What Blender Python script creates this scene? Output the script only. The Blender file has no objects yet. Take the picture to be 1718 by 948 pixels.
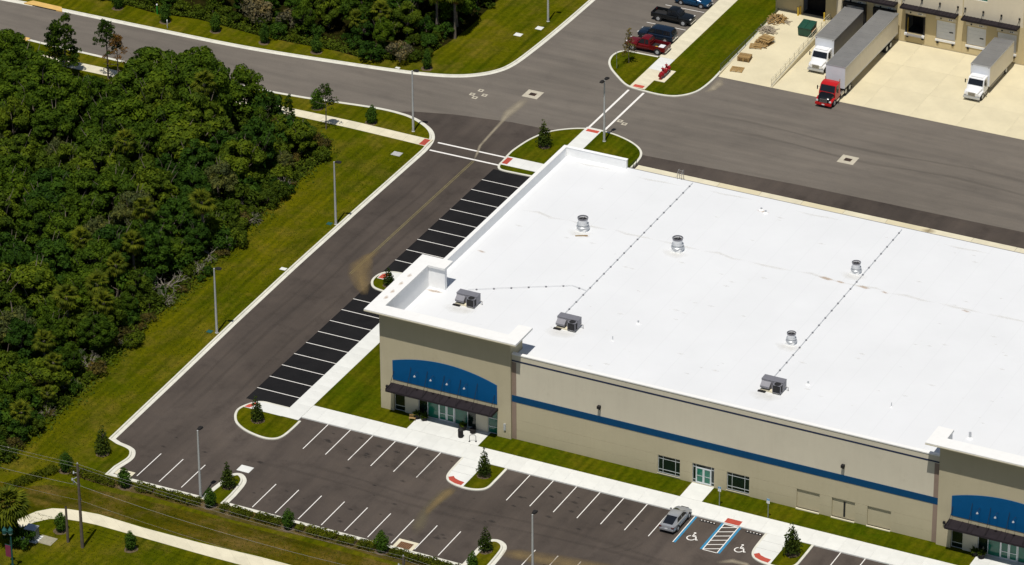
import bpy, bmesh, math, random
from math import sin, cos, pi, radians, sqrt, atan2
from mathutils import Vector, Matrix

C = bpy.context.scene.collection
SC = bpy.context.scene

# ------------------------------------------------------------------ camera, light, exposure
YAW, PITCH, ROLL = -0.4624017, 0.5008822, -0.0074093
fwd = Vector((sin(YAW)*cos(PITCH), cos(YAW)*cos(PITCH), -sin(PITCH)))
rgt0 = Vector((cos(YAW), -sin(YAW), 0)); up0 = rgt0.cross(fwd)
rgt = cos(ROLL)*rgt0 + sin(ROLL)*up0; up = -sin(ROLL)*rgt0 + cos(ROLL)*up0
cd = bpy.data.cameras.new('camera'); cam = bpy.data.objects.new('camera', cd); C.objects.link(cam)
cam.matrix_world = Matrix(((rgt.x, up.x, -fwd.x, 215.4989), (rgt.y, up.y, -fwd.y, -369.3521),
                           (rgt.z, up.z, -fwd.z, 246.5296), (0, 0, 0, 1)))
cd.sensor_fit = 'HORIZONTAL'; cd.sensor_width = 36; cd.lens = 7512.584/1718*36
cd.clip_start = 1; cd.clip_end = 6000
SC.camera = cam

SUN_EL = radians(70)
SUN_DIR = Vector((0.155, -0.988, 0)).normalized()*cos(SUN_EL) + Vector((0, 0, sin(SUN_EL)))   # towards the sun
W = bpy.data.worlds.new('World'); SC.world = W; W.use_nodes = True
nt = W.node_tree; bg = nt.nodes['Background']
sky = nt.nodes.new('ShaderNodeTexSky'); sky.sky_type = 'NISHITA'; sky.sun_disc = False
sky.sun_elevation = SUN_EL; sky.sun_rotation = atan2(SUN_DIR.x, SUN_DIR.y)
nt.links.new(sky.outputs[0], bg.inputs[0]); bg.inputs[1].default_value = 0.064
sd = bpy.data.lights.new('sun', 'SUN'); sun = bpy.data.objects.new('sun', sd); C.objects.link(sun)
sd.energy = 5.0; sd.angle = radians(0.5); sd.color = (1.0, 0.95, 0.87)
sun.rotation_euler = SUN_DIR.to_track_quat('Z', 'Y').to_euler(); sun.location = (0, 0, 80)
SC.view_settings.view_transform = 'Standard'; SC.view_settings.look = 'None'
SC.view_settings.exposure = -0.33; SC.view_settings.gamma = 1.0
SC.view_settings.use_curve_mapping = False

CAMP = Vector((215.4989, -369.3521, 246.5296))
def pix(p):
    """where a point of the site falls in the frame (used to leave out trees that no photo from here could show)"""
    q = Vector(p) - CAMP
    d = q.dot(fwd)
    return 859 + 7512.58*q.dot(rgt)/d, 474 - 7512.58*q.dot(up)/d

# ------------------------------------------------------------------ materials
MATS = {}
def nodes_of(name):
    m = bpy.data.materials.new(name); m.use_nodes = True
    return m, m.node_tree, m.node_tree.nodes['Principled BSDF']
def noise(nt, scale, detail=4, rough=.6, mapscale=None, coord='Object', rot=None):
    tc = nt.nodes.new('ShaderNodeTexCoord'); src = tc.outputs[coord]
    if mapscale or rot:
        mp = nt.nodes.new('ShaderNodeMapping')
        if mapscale: mp.inputs['Scale'].default_value = mapscale
        if rot: mp.inputs['Rotation'].default_value = rot
        nt.links.new(src, mp.inputs[0]); src = mp.outputs[0]
    n = nt.nodes.new('ShaderNodeTexNoise'); n.inputs['Scale'].default_value = scale
    n.inputs['Detail'].default_value = detail; n.inputs['Roughness'].default_value = rough
    nt.links.new(src, n.inputs['Vector'])
    return n.outputs['Fac']
def ramp(nt, fac, stops):
    r = nt.nodes.new('ShaderNodeValToRGB'); e = r.color_ramp.elements
    e[0].position, e[0].color = stops[0][0], (*stops[0][1], 1)
    e[1].position, e[1].color = stops[-1][0], (*stops[-1][1], 1)
    for p, c in stops[1:-1]:
        x = e.new(p); x.color = (*c, 1)
    nt.links.new(fac, r.inputs[0]); return r.outputs[0]
def mixc(nt, fac, a, b, mode='MIX'):
    m = nt.nodes.new('ShaderNodeMix'); m.data_type = 'RGBA'; m.blend_type = mode
    for s, v in ((0, fac), (6, a), (7, b)):
        if hasattr(v, 'is_linked') or hasattr(v, 'links'): nt.links.new(v, m.inputs[s])
        elif s == 0: m.inputs[0].default_value = v
        else: m.inputs[s].default_value = (*v, 1)
    return m.outputs[2]
def bump(nt, bs, h, strength, dist):
    b = nt.nodes.new('ShaderNodeBump'); b.inputs['Strength'].default_value = strength
    b.inputs['Distance'].default_value = dist
    nt.links.new(h, b.inputs['Height']); nt.links.new(b.outputs[0], bs.inputs['Normal'])
def mul(c, k): return tuple(min(1, x*k) for x in c)

def plain(name, col, rough=.6, metal=0, var=.12, scale=1.5, objvar=0, bmp=0, spec=None):
    """paint, metal, plastic or concrete: its colour with soft uneven wear"""
    if name in MATS: return MATS[name]
    m, nt, bs = nodes_of(name)
    n = noise(nt, scale, 5, .65)
    c = ramp(nt, n, [(.25, mul(col, 1-var)), (.75, mul(col, 1+var))])
    if objvar:
        oi = nt.nodes.new('ShaderNodeObjectInfo')
        v = ramp(nt, oi.outputs['Random'], [(0, (1-objvar,)*3), (1, (1, 1, 1))])
        c = mixc(nt, 1.0, c, v, 'MULTIPLY')
    nt.links.new(c, bs.inputs['Base Color'])
    bs.inputs['Roughness'].default_value = rough; bs.inputs['Metallic'].default_value = metal
    if spec is not None: bs.inputs['Specular IOR Level'].default_value = spec
    if bmp: bump(nt, bs, noise(nt, scale*20, 3), bmp, .02)
    MATS[name] = m; return m

def asphalt(name, base, var=.27, streak=(1, .06, 1), fleck=.12, k=1.0):
    m, nt, bs = nodes_of(name)
    big = noise(nt, .05, 5, .6); st = noise(nt, .55, 4, .6, streak); sp = noise(nt, 7, 3, .8); mid = noise(nt, .35, 6, .7)
    c = ramp(nt, big, [(.3, mul(base, 1-var)), (.7, mul(base, 1+var))])
    c = mixc(nt, 1.0, c, ramp(nt, st, [(.3, (.84, .83, .83)), (.7, (1.12, 1.1, 1.08))]), 'MULTIPLY')
    c = mixc(nt, 1.0, c, ramp(nt, mid, [(.28, (1-.28*k, 1-.29*k, 1-.29*k)), (.47, (1, 1, 1)), (.75, (1+.12*k, 1+.10*k, 1+.07*k))]), 'MULTIPLY')
    c = mixc(nt, 1.0, c, ramp(nt, sp, [(.3, (1-fleck,)*3), (.7, (1+fleck,)*3)]), 'MULTIPLY')
    nt.links.new(c, bs.inputs['Base Color']); bs.inputs['Roughness'].default_value = .85
    bs.inputs['Specular IOR Level'].default_value = .18
    bump(nt, bs, noise(nt, 30, 3), .3, .01)
    MATS[name] = m; return m

def grass(name, a, b, dry, dryamt=.5, streak=(1, .09, 1)):
    m, nt, bs = nodes_of(name)
    big = noise(nt, .09, 5, .6); st = noise(nt, .9, 4, .6, streak); fine = noise(nt, 2.2, 6, .8); pat = noise(nt, .22, 7, .72)
    c = ramp(nt, big, [(.36, a), (.62, b)])
    c = mixc(nt, ramp(nt, pat, [(.47, (0, 0, 0)), (.66, (dryamt,)*3)]), c, dry)
    c = mixc(nt, 1.0, c, ramp(nt, st, [(.3, (.62, .70, .6)), (.5, (1, 1, 1)), (.7, (1.26, 1.18, 1.1))]), 'MULTIPLY')
    c = mixc(nt, 1.0, c, ramp(nt, fine, [(.3, (.62, .66, .6)), (.7, (1.28, 1.24, 1.2))]), 'MULTIPLY')
    tc = nt.nodes.new('ShaderNodeTexCoord'); wv = nt.nodes.new('ShaderNodeTexWave'); wv.wave_type = 'BANDS'
    wv.bands_direction = 'X' if streak[1] < 1 else 'Y'
    wv.inputs['Scale'].default_value = .32; wv.inputs['Distortion'].default_value = 2.2; wv.inputs['Detail'].default_value = 3
    wv.inputs['Detail Scale'].default_value = .6
    nt.links.new(tc.outputs['Object'], wv.inputs['Vector'])
    c = mixc(nt, 1.0, c, ramp(nt, wv.outputs['Fac'], [(.1, (.92, .94, .92)), (.9, (1.07, 1.05, 1.03))]), 'MULTIPLY')
    nt.links.new(c, bs.inputs['Base Color']); bs.inputs['Roughness'].default_value = .95
    bs.inputs['Specular IOR Level'].default_value = .0
    bump(nt, bs, noise(nt, 5, 6, .8), .8, .25)
    MATS[name] = m; return m

def leafmat(name, col, var=.35, trans=.38):
    m, nt, bs = nodes_of(name)
    at = nt.nodes.new('ShaderNodeAttribute'); at.attribute_name = 'tone'
    oi = nt.nodes.new('ShaderNodeObjectInfo')
    c = ramp(nt, at.outputs['Fac'], [(0, (col[0]*.45, col[1]*.52, col[2]*.8)), (.5, col), (1, (col[0]*1.75, col[1]*1.5, col[2]*1.1))])
    v = ramp(nt, oi.outputs['Random'], [(0, (1-var*.9, 1-var*.7, 1-var*.6)), (.5, (1, 1, 1)), (1, (1+var*.6, 1+var*.45, 1))])
    c = mixc(nt, 1.0, c, v, 'MULTIPLY')
    nt.links.new(c, bs.inputs['Base Color']); bs.inputs['Roughness'].default_value = .65
    bs.inputs['Specular IOR Level'].default_value = .06
    tr = nt.nodes.new('ShaderNodeBsdfTranslucent'); nt.links.new(c, tr.inputs[0])
    mx = nt.nodes.new('ShaderNodeMixShader'); mx.inputs[0].default_value = trans
    out = nt.nodes['Material Output']
    nt.links.new(bs.outputs[0], mx.inputs[1]); nt.links.new(tr.outputs[0], mx.inputs[2]); nt.links.new(mx.outputs[0], out.inputs[0])
    MATS[name] = m; return m

def roofmat():
    m, nt, bs = nodes_of('roof_membrane')
    base = (.735, .75, .765)
    n = noise(nt, .12, 5, .6); fine = noise(nt, .9, 8, .75); spots = noise(nt, .7, 3, .9)
    c = ramp(nt, n, [(.3, mul(base, .94)), (.7, base)])
    c = mixc(nt, ramp(nt, fine, [(.60, (0, 0, 0)), (.82, (.25, .25, .25))]), c, (.55, .53, .48))
    c = mixc(nt, ramp(nt, spots, [(.70, (0, 0, 0)), (.76, (.3, .3, .3))]), c, (.5, .47, .42))
    # welded seams of the membrane every 3 m
    tc = nt.nodes.new('ShaderNodeTexCoord'); sx = nt.nodes.new('ShaderNodeSeparateXYZ'); nt.links.new(tc.outputs['Object'], sx.inputs[0])
    def line(axis, off, period, w):
        a = nt.nodes.new('ShaderNodeMath'); a.operation = 'PINGPONG'; a.inputs[1].default_value = period/2
        b = nt.nodes.new('ShaderNodeMath'); b.operation = 'ADD'; b.inputs[1].default_value = off
        nt.links.new(sx.outputs[axis], b.inputs[0]); nt.links.new(b.outputs[0], a.inputs[0])
        l = nt.nodes.new('ShaderNodeMath'); l.operation = 'LESS_THAN'; l.inputs[1].default_value = w
        nt.links.new(a.outputs[0], l.inputs[0]); return l.outputs[0]
    s = nt.nodes.new('ShaderNodeMath'); s.operation = 'MULTIPLY'; s.inputs[1].default_value = .16
    nt.links.new(line(0, 1000, 3.05, .05), s.inputs[0])
    c = mixc(nt, s.outputs[0], c, (.55, .56, .57))
    nt.links.new(c, bs.inputs['Base Color']); bs.inputs['Roughness'].default_value = .55
    MATS['roof_membrane'] = m; return m

ASPH = asphalt('asphalt', (.072, .060, .0515))
ASPH2 = asphalt('asphalt_light', (.146, .131, .113), .11, (.12, 1, 1), .10, .35)
ASPH3 = asphalt('asphalt_sealed', (.0125, .0125, .0135), .15, (1, 1, 1), .2)
MATS['asphalt_sealed'].node_tree.nodes['Principled BSDF'].inputs['Specular IOR Level'].default_value = .12
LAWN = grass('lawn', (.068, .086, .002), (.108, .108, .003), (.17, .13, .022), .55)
TURF = grass('turf', (.055, .082, .002), (.089, .097, .0025), (.13, .11, .008), .55)
DRY = grass('dry_lawn', (.060, .062, .002), (.096, .076, .006), (.17, .115, .035), .85, (.09, 1, 1))
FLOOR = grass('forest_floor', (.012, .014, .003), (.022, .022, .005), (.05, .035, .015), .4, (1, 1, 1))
MULCH_SHADE = plain('mulch_shade', (.105, .075, .042), .95, var=.4, scale=3)
MULCH2 = grass('mulch_soil', (.100, .074, .030), (.078, .066, .010), (.19, .14, .09), .6, (1, 1, 1))
CONC = plain('concrete_white', (.70, .71, .68), .8, var=.08, scale=.5, objvar=.06, bmp=.1)
CONC_T = plain('concrete_tan', (.635, .57, .39), .85, var=.12, scale=.22, objvar=.035, bmp=.1)
CONC_Y = plain('concrete_cream', (.68, .63, .47), .85, var=.12, scale=.6, objvar=.08)
KERB = plain('kerb_concrete', (.63, .62, .54), .85, var=.14, scale=.9)
KERBY = plain('kerb_yellow', (.62, .40, .12), .8, var=.15)
PAINT = plain('white_paint', (.80, .78, .74), .7, var=.10, scale=2.5)
PAINTY = plain('yellow_paint_worn', (.155, .128, .06), .8, var=.35, scale=1.5)
PAINTB = plain('blue_paint', (.03, .22, .40), .7, var=.15, scale=2)
REDPAD = plain('red_tactile', (.50, .075, .045), .8, var=.15, scale=3, objvar=.25)
def wallpaint(name, col):
    m, nt, bs = nodes_of(name)
    c = ramp(nt, noise(nt, .22, 5, .65), [(.3, mul(col, .96)), (.7, mul(col, 1.04))])
    c = mixc(nt, 1.0, c, ramp(nt, noise(nt, 1.6, 5, .7, (1, 1, .05)), [(.3, (.97, .965, .96)), (.55, (1, 1, 1))]), 'MULTIPLY')
    c = mixc(nt, 1.0, c, ramp(nt, noise(nt, .7, 7, .8), [(.28, (.92, .91, .9)), (.42, (1, 1, 1))]), 'MULTIPLY')
    nt.links.new(c, bs.inputs['Base Color']); bs.inputs['Roughness'].default_value = .85; bs.inputs['Specular IOR Level'].default_value = .2
    MATS[name] = m; return m
BEIGE = wallpaint('wall_beige', (.475, .425, .29))
BEIGE2 = wallpaint('wall_greige', (.62, .575, .455))
TAUPE = plain('wall_taupe', (.27, .20, .155), .85, var=.06)
FARW = wallpaint('wall_far_upper', (.68, .61, .47))
FARL = wallpaint('wall_far_lower', (.56, .47, .28))
NAVY = plain('blue_band_paint', (.002, .055, .145), .75, var=.08, spec=.15)
BLUE = plain('blue_arch_paint', (.0005, .080, .225), .75, var=.06, spec=.15)
NAVY2 = plain('navy_line_paint', (.008, .018, .06), .6)
WHITE = plain('white_coping', (.80, .80, .78), .55, var=.04)
PARW = plain('parapet_white', (.84, .85, .85), .7, var=.06, scale=.6)
ROOF = roofmat()
GUTTER = plain('gutter_grey', (.30, .29, .28), .5, .2)
CANOPY = plain('canopy_metal', (.020, .016, .019), .7, 0, var=.2, spec=.15)
FRAME = plain('aluminium', (.62, .66, .68), .4, .3, var=.05)
GLASS = plain('dark_glass', (.006, .016, .012), .08, 0, var=.3)
GLASSG = plain('green_glass', (.012, .13, .085), .12, 0, var=.35, scale=.8)
GLASSC = plain('car_glass', (.012, .014, .018), .06, 0, var=.1)
BLACK = plain('black_rubber', (.012, .012, .013), .8, var=.2)
DARKM = plain('dark_metal', (.022, .021, .021), .8, 0, spec=.1)
GREYM = plain('grey_hvac', (.21, .21, .235), .5, .2, var=.1)
GALV = plain('galvanised', (.50, .52, .54), .45, .4, var=.12)
POLEG = plain('pole_grey', (.45, .46, .46), .6, 0, var=.12)
WOODP = plain('weathered_wood', (.115, .092, .072), .9, var=.3, scale=2)
PALLET = plain('pallet_wood', (.42, .27, .10), .85, var=.25, scale=2, objvar=.4)
PALLETG = plain('pallet_wood_grey', (.40, .34, .25), .85, var=.25, scale=2, objvar=.3)
DUMPG = plain('dumpster_green', (.004, .055, .034), .5, var=.25)
RED = plain('fire_red', (.30, .007, .014), .4, var=.1)
TEAL = plain('teal_paint', (.008, .075, .07), .7)
PINK = plain('banner_pink', (.20, .025, .07), .8)
BARK = plain('bark', (.16, .13, .10), .95, var=.35, scale=3)
PALMBARK = plain('palm_bark', (.15, .125, .10), .95, var=.35, scale=4)
DEADW = plain('dead_wood', (.24, .215, .175), .95, var=.3, scale=3)
TRKW = plain('truck_white', (.76, .77, .78), .35, var=.04)
BOXW = plain('box_side', (.68, .63, .52), .5, var=.05, scale=.6)
BOXF = plain('box_front', (.66, .69, .74), .45, var=.04)
BOXG = plain('box_roof', (.165, .165, .162), .55, var=.14, scale=.6)
BOXD = plain('box_dark_side', (.16, .155, .155), .55, var=.1, scale=.6)
TRKR = plain('tractor_red', (.46, .010, .012), .3, var=.06)
SILV = plain('car_silver', (.43, .45, .48), .28, .5, var=.03)
CARR = plain('car_red', (.13, .004, .008), .25, .1, var=.05)
CARN = plain('car_navy', (.010, .020, .040), .2, .2, var=.1)
CARK = plain('car_black', (.009, .011, .013), .2, .2, var=.1)
CARB = plain('car_blue', (.005, .05, .12), .2, .2, var=.05)
CHROME = plain('chrome', (.60, .60, .62), .2, .9, var=.02)
TAILR = plain('tail_lamp', (.10, .02, .02), .3)
LAMPC = plain('head_lamp', (.7, .7, .68), .15)
YELB = plain('bollard_yellow', (.60, .40, .03), .6, var=.1)
STONE = plain('pale_stone', (.62, .60, .52), .9, var=.15, scale=4)
UTILG = plain('utility_grey', (.16, .19, .17), .6, var=.12)
RUST = plain('rust', (.30, .15, .06), .9, var=.3, scale=3)

L_OAK = leafmat('leaf_oak', (.064, .114, .0085))
L_DARK = leafmat('leaf_dark', (.041, .091, .0100))
L_LIGHT = leafmat('leaf_light', (.085, .130, .0100))
L_PINE = leafmat('leaf_pine', (.042, .080, .008))
L_PALM = leafmat('leaf_palm', (.10, .125, .010), .3)
L_CONE = leafmat('leaf_cone', (.055, .115, .014), .25)
L_HOLLY = leafmat('leaf_holly', (.050, .078, .012), .3)
L_HEDGE = leafmat('leaf_hedge', (.085, .105, .007), .2)
L_BUSH = leafmat('leaf_bush', (.072, .110, .009), .4)
L_DRYB = leafmat('leaf_dry', (.105, .088, .022), .35)
L_PALE = leafmat('leaf_pale', (.105, .125, .035), .3)
L_RUST = leafmat('leaf_rust', (.17, .095, .022), .2)
L_DEAD = leafmat('leaf_grey', (.155, .14, .075), .25)
L_THIN = leafmat('leaf_thin', (.14, .12, .03), .2)

# ------------------------------------------------------------------ mesh builder
class MB:
    def __init__(s): s.v = []; s.f = []; s.m = []
    def add(s, v, f, M=None, mi=0):
        b = len(s.v)
        s.v += [tuple(M @ Vector(p)) for p in v] if M else [tuple(p) for p in v]
        s.f += [tuple(b+i for i in q) for q in f]; s.m += [mi]*len(f)
        return s
    def box(s, x0, y0, z0, x1, y1, z1, M=None, mi=0):
        v = [(x0,y0,z0),(x1,y0,z0),(x1,y1,z0),(x0,y1,z0),(x0,y0,z1),(x1,y0,z1),(x1,y1,z1),(x0,y1,z1)]
        return s.add(v, [(0,3,2,1),(4,5,6,7),(0,1,5,4),(1,2,6,5),(2,3,7,6),(3,0,4,7)], M, mi)
    def tube(s, pts, r, n=8, cap=True, M=None, mi=0):
        """round bar through points; r a number or one radius per point"""
        pts = [Vector(p) for p in pts]; rs = r if hasattr(r, '__len__') else [r]*len(pts)
        v = []; f = []
        for i, p in enumerate(pts):
            t = (pts[min(i+1, len(pts)-1)] - pts[max(i-1, 0)]).normalized()
            a = Vector((1, 0, 0)) if abs(t.x) < .9 else Vector((0, 1, 0))
            u = t.cross(a).normalized(); w = t.cross(u)
            v += [p + rs[i]*(cos(2*pi*k/n)*u + sin(2*pi*k/n)*w) for k in range(n)]
        for i in range(len(pts)-1):
            for k in range(n):
                a = i*n+k; b = i*n+(k+1) % n
                f.append((a, a+n, b+n, b))
        if cap: f += [tuple(range(n)), tuple(reversed(range(len(v)-n, len(v))))]
        return s.add(v, f, M, mi)
    def lathe(s, prof, n=20, M=None, mi=0, c=(0, 0)):
        v = []; f = []
        for r, z in prof: v += [(c[0]+r*cos(2*pi*k/n), c[1]+r*sin(2*pi*k/n), z) for k in range(n)]
        for i in range(len(prof)-1):
            for k in range(n):
                a = i*n+k; b = i*n+(k+1) % n
                f.append((a, b, b+n, a+n))
        f += [tuple(reversed(range(n))), tuple(range(len(v)-n, len(v)))]
        return s.add(v, f, M, mi)
    def loft(s, rings, M=None, mi=0, cap=True):
        n = len(rings[0]); v = [p for r in rings for p in r]; f = []
        for i in range(len(rings)-1):
            for k in range(n):
                a = i*n+k; b = i*n+(k+1) % n
                f.append((a, b, b+n, a+n))
        if cap: f += [tuple(reversed(range(n))), tuple(range(len(v)-n, len(v)))]
        return s.add(v, f, M, mi)
    def tube_wall(s, prof, n=20, M=None, mi=0):
        """closed ring profile (r, z) turned about the axis: an open-topped band"""
        v = []; f = []; m = len(prof)
        for r, z in prof: v += [(r*cos(2*pi*k/n), r*sin(2*pi*k/n), z) for k in range(n)]
        for i in range(m):
            for k in range(n):
                a = i*n+k; b = i*n+(k+1) % n; c = ((i+1) % m)*n
                f.append((a, b, c+(k+1) % n, c+k))
        return s.add(v, f, M, mi)
    def prism(s, poly, z0, z1, M=None, mi=0):
        """upright prism on a plan outline"""
        n = len(poly)
        ar = sum(poly[i][0]*poly[(i+1) % n][1]-poly[(i+1) % n][0]*poly[i][1] for i in range(n))
        if ar < 0: poly = list(reversed(poly))
        v = [(p[0], p[1], z0) for p in poly] + [(p[0], p[1], z1) for p in poly]
        f = [tuple(range(n, 2*n)), tuple(reversed(range(n)))] + [(i, (i+1) % n, n+(i+1) % n, n+i) for i in range(n)]
        return s.add(v, f, M, mi)
    def quad(s, a, b, c, d, mi=0): return s.add([a, b, c, d], [(0, 1, 2, 3)], None, mi)
    def mesh(s, name, mats, smooth=None, tri=False):
        me = bpy.data.meshes.new(name); me.from_pydata(s.v, [], s.f)
        for m in (mats if isinstance(mats, (list, tuple)) else [mats]): me.materials.append(m)
        if any(s.m): me.polygons.foreach_set('material_index', s.m)
        if tri:
            bm = bmesh.new(); bm.from_mesh(me)
            bmesh.ops.triangulate(bm, faces=[f for f in bm.faces if len(f.verts) > 4], ngon_method='EAR_CLIP')
            bm.to_mesh(me); bm.free()
        if smooth is not None:
            me.polygons.foreach_set('use_smooth', [True]*len(me.polygons)); me.set_sharp_from_angle(angle=radians(smooth))
        me.update(); return me

def link(name, data, parent=None, loc=None, rz=0, world=False):
    o = bpy.data.objects.new(name, data); C.objects.link(o)
    if parent is not None:
        o.parent = parent
        if world: o.matrix_parent_inverse = Matrix.Translation(-ROOTLOC[parent.name])
    if loc is not None: o.location = loc
    if rz: o.rotation_euler = (0, 0, rz)
    return o
ROOTLOC = {}
def obj(name, mb, mat, parent=None, loc=None, rz=0, smooth=None, world=False, tri=False):
    return link(name, mb.mesh(name, mat, smooth, tri), parent, loc, rz, world)
def tag(o, label, cat, group=None, kind=None):
    if label: o['label'] = label
    if cat: o['category'] = cat
    if group: o['group'] = group
    if kind: o['kind'] = kind
    return o
def thing(name, label, cat, loc=(0, 0, 0), rz=0, group=None):
    o = bpy.data.objects.new(name, None); C.objects.link(o); o.empty_display_size = .3
    o.location = loc; o.rotation_euler = (0, 0, rz)
    w = o; ROOTLOC[w.name] = Vector(loc)
    return tag(o, label, cat, group)
def struct(name, mb, mat, tri=True, **k):
    o = obj(name, mb, mat, tri=tri, **k); o['kind'] = 'structure'; return o
def dup(root, loc, rz=0, label=None, group=None, scale=None):
    r = root.copy(); C.objects.link(r); r.location = loc; r.rotation_euler = (0, 0, rz)
    if label: r['label'] = label
    if group: r['group'] = group
    if scale is not None: r.scale = scale if hasattr(scale, '__len__') else (scale,)*3
    for ch in KIDS.get(root.name, None) or root.children:
        c = ch.copy(); C.objects.link(c); c.parent = r
        for g in ch.children:
            d = g.copy(); C.objects.link(d); d.parent = c
    return r
KIDS = {}

# ------------------------------------------------------------------ plan helpers
def smooth_path(pts, n=6):
    """Catmull-Rom through plan points"""
    P = [Vector((*p[:2], 0)) for p in pts]; out = []
    for i in range(len(P)-1):
        p0 = P[max(i-1, 0)]; p1 = P[i]; p2 = P[i+1]; p3 = P[min(i+2, len(P)-1)]
        k = n if (p2-p1).length > .6 else 2
        for j in range(k):
            t = j/k
            q = .5*((2*p1) + (p2-p0)*t + (2*p0-5*p1+4*p2-p3)*t*t + (3*p1-p0-3*p2+p3)*t*t*t)
            out.append((q.x, q.y))
    out.append((P[-1].x, P[-1].y)); return out
def offset(path, d, closed=False):
    """shift a plan polyline to its left by d"""
    n = len(path); out = []
    for i in range(n):
        a = path[(i-1) % n] if (closed or i > 0) else None
        b = path[(i+1) % n] if (closed or i < n-1) else None
        p = path[i]
        def nrm(u, v):
            dx, dy = v[0]-u[0], v[1]-u[1]; L = sqrt(dx*dx+dy*dy) or 1
            return (-dy/L, dx/L)
        ns = [nrm(a, p)] if a else []
        if b: ns.append(nrm(p, b))
        nx = sum(k[0] for k in ns); ny = sum(k[1] for k in ns); L = sqrt(nx*nx+ny*ny) or 1
        nx, ny = nx/L, ny/L
        c = max(.45, nx*ns[0][0]+ny*ns[0][1])
        out.append((p[0]+nx*d/c, p[1]+ny*d/c))
    return out
def sweep(path, prof, closed=False):
    mb = MB(); lines = [offset(path, o, closed) for o, z in prof]; n = len(path); k = len(prof)
    v = [(lines[j][i][0], lines[j][i][1], prof[j][1]) for i in range(n) for j in range(k)]
    f = []
    for i in range(n if closed else n-1):
        for j in range(k-1):
            a = i*k+j; b = ((i+1) % n)*k+j
            f.append((a, b, b+1, a+1))
    return mb.add(v, f)
GUT = [(-.01, -.02), (0, .010), (.40, .018), (.45, .14), (.47, .15), (.62, .15), (.65, .13), (.65, -.02)]
ISL = [(0, -.02), (.0, .12), (.03, .145), (.24, .15), (.28, .13), (.28, -.02)]
def area(p): return sum(p[i][0]*p[(i+1) % len(p)][1]-p[(i+1) % len(p)][0]*p[i][1] for i in range(len(p)))
def island(pts, name='planted_island', mat=None, smooth=True, z=.12, n=5, kerb=True):
    """a closed kerbed island: kerb ring and a raised lawn inside it (outline runs anticlockwise)"""
    path = smooth_path(pts+[pts[0]], n)[:-1] if smooth else pts
    if area(path) < 0: path = list(reversed(path))
    if kerb: struct('kerb', sweep(path, ISL, True), KERB, tri=False)
    return struct(name, MB().prism(offset(path, .2, True), -.03, z), mat or TURF)
def slabs(name, mat, x0, y0, x1, y1, z, nx, ny, thick=.2, gap=.007, jit=.002, base=None, rnd=random.Random(3)):
    """a paved rectangle laid as separate slabs with open joints over a bed"""
    root = struct(name, MB().box(x0, y0, -.05, x1, y1, z-.03), base or mat)
    dx, dy = (x1-x0)/nx, (y1-y0)/ny
    me = MB().box(-dx/2+gap/2, -dy/2+gap/2, -.028, dx/2-gap/2, dy/2-gap/2, 0).mesh('slab', mat)
    for i in range(nx):
        for j in range(ny):
            link('slab', me, root, (x0+dx*(i+.5), y0+dy*(j+.5), z+rnd.uniform(-jit, jit)))
    return root
def slabs_path(name, mat, left, right, z, gap=.012):
    """a curving footpath laid slab by slab between two plan lines"""
    root = None
    for i in range(len(left)-1):
        a, b, c, d = [Vector((*q, 0)) for q in (left[i], left[i+1], right[i+1], right[i])]
        e = (b-a).normalized()*gap/2; g = (c-d).normalized()*gap/2
        mb = MB().prism([(p.x, p.y) for p in (a+e, b-e, c-g, d+g)], -.05, z)
        if root is None: root = struct(name, mb, mat)
        else: obj('slab', mb, mat, root)
    return root
def resample(pts, n):
    P = [Vector((*p, 0)) for p in pts]; L = [0]
    for i in range(1, len(P)): L.append(L[-1]+(P[i]-P[i-1]).length)
    out = []
    for k in range(n+1):
        t = L[-1]*k/n
        for i in range(1, len(P)):
            if L[i] >= t-1e-6:
                u = (t-L[i-1])/(L[i]-L[i-1]); q = P[i-1].lerp(P[i], u); out.append((q.x, q.y)); break
    return out

# ------------------------------------------------------------------ the ground, roads and lawns
struct('ground', MB().box(-2500, -2500, -.4, 2500, 2500, -.08), LAWN)
PARK = struct('parking_lot', MB().prism([(-9.6, -23.2), (160, -23.2), (160, 71.5), (-17, 71.5), (-17, 66.2), (-12, 63.5), (-9.6, 60)], -.06, 0), ASPH)
north_edge = [(-160, 58), (-34, 58.5), (-15.7, 67.8), (-11, 69.2), (-3.5, 70.4), (1.2, 70.5), (6, 72.6), (13.3, 69.2), (34.7, 70.2), (64.5, 70.5), (160, 70.9), (160, 220), (-160, 220)]
struct('road', MB().prism(north_edge, -.05, .005), ASPH2)
struct('sealed_asphalt', MB().box(0.02, -2.6, -.04, 5.6, 58.2, .005), ASPH3)

south = [(160, -22.6), (39.8, -22.6), (39.8, -21.3)]
se_isl = [(39.8, -21.3), (39.65, -18.6), (39.2, -17.4), (38.3, -16.8), (37.4, -16.9), (36.8, -17.7), (36.7, -19.2)]
sw_isl = [(9.1, -21), (8.9, -18.8), (8.5, -17.6), (7.6, -16.8), (6.8, -16.9), (6.35, -17.7), (6.2, -18.9), (6.0, -21)]
sw_cor = [(-4.9, -21.5), (-4.55, -19.2), (-5.1, -17.7), (-6.0, -17.05), (-7.5, -16.7)]
west = [(-8.4, -16.3), (-8.75, -2.1), (-9.15, 12), (-9.4, 26.7), (-9.45, 41.2), (-9.4, 56.4)]
nw = [(-9.4, 57.5), (-9.45, 59.4), (-9.8, 61.6), (-10.5, 63.2), (-11.6, 64.5), (-13.2, 65.6), (-14.8, 66.35), (-16.6, 66.8), (-19.8, 66.95), (-24.5, 66.4), (-29.2, 65.7), (-34, 65.3)]
far_w = [(-54.4, 64.7), (-66.8, 64.9), (-72, 65.2), (-90, 66.5), (-160, 72)]
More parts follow.
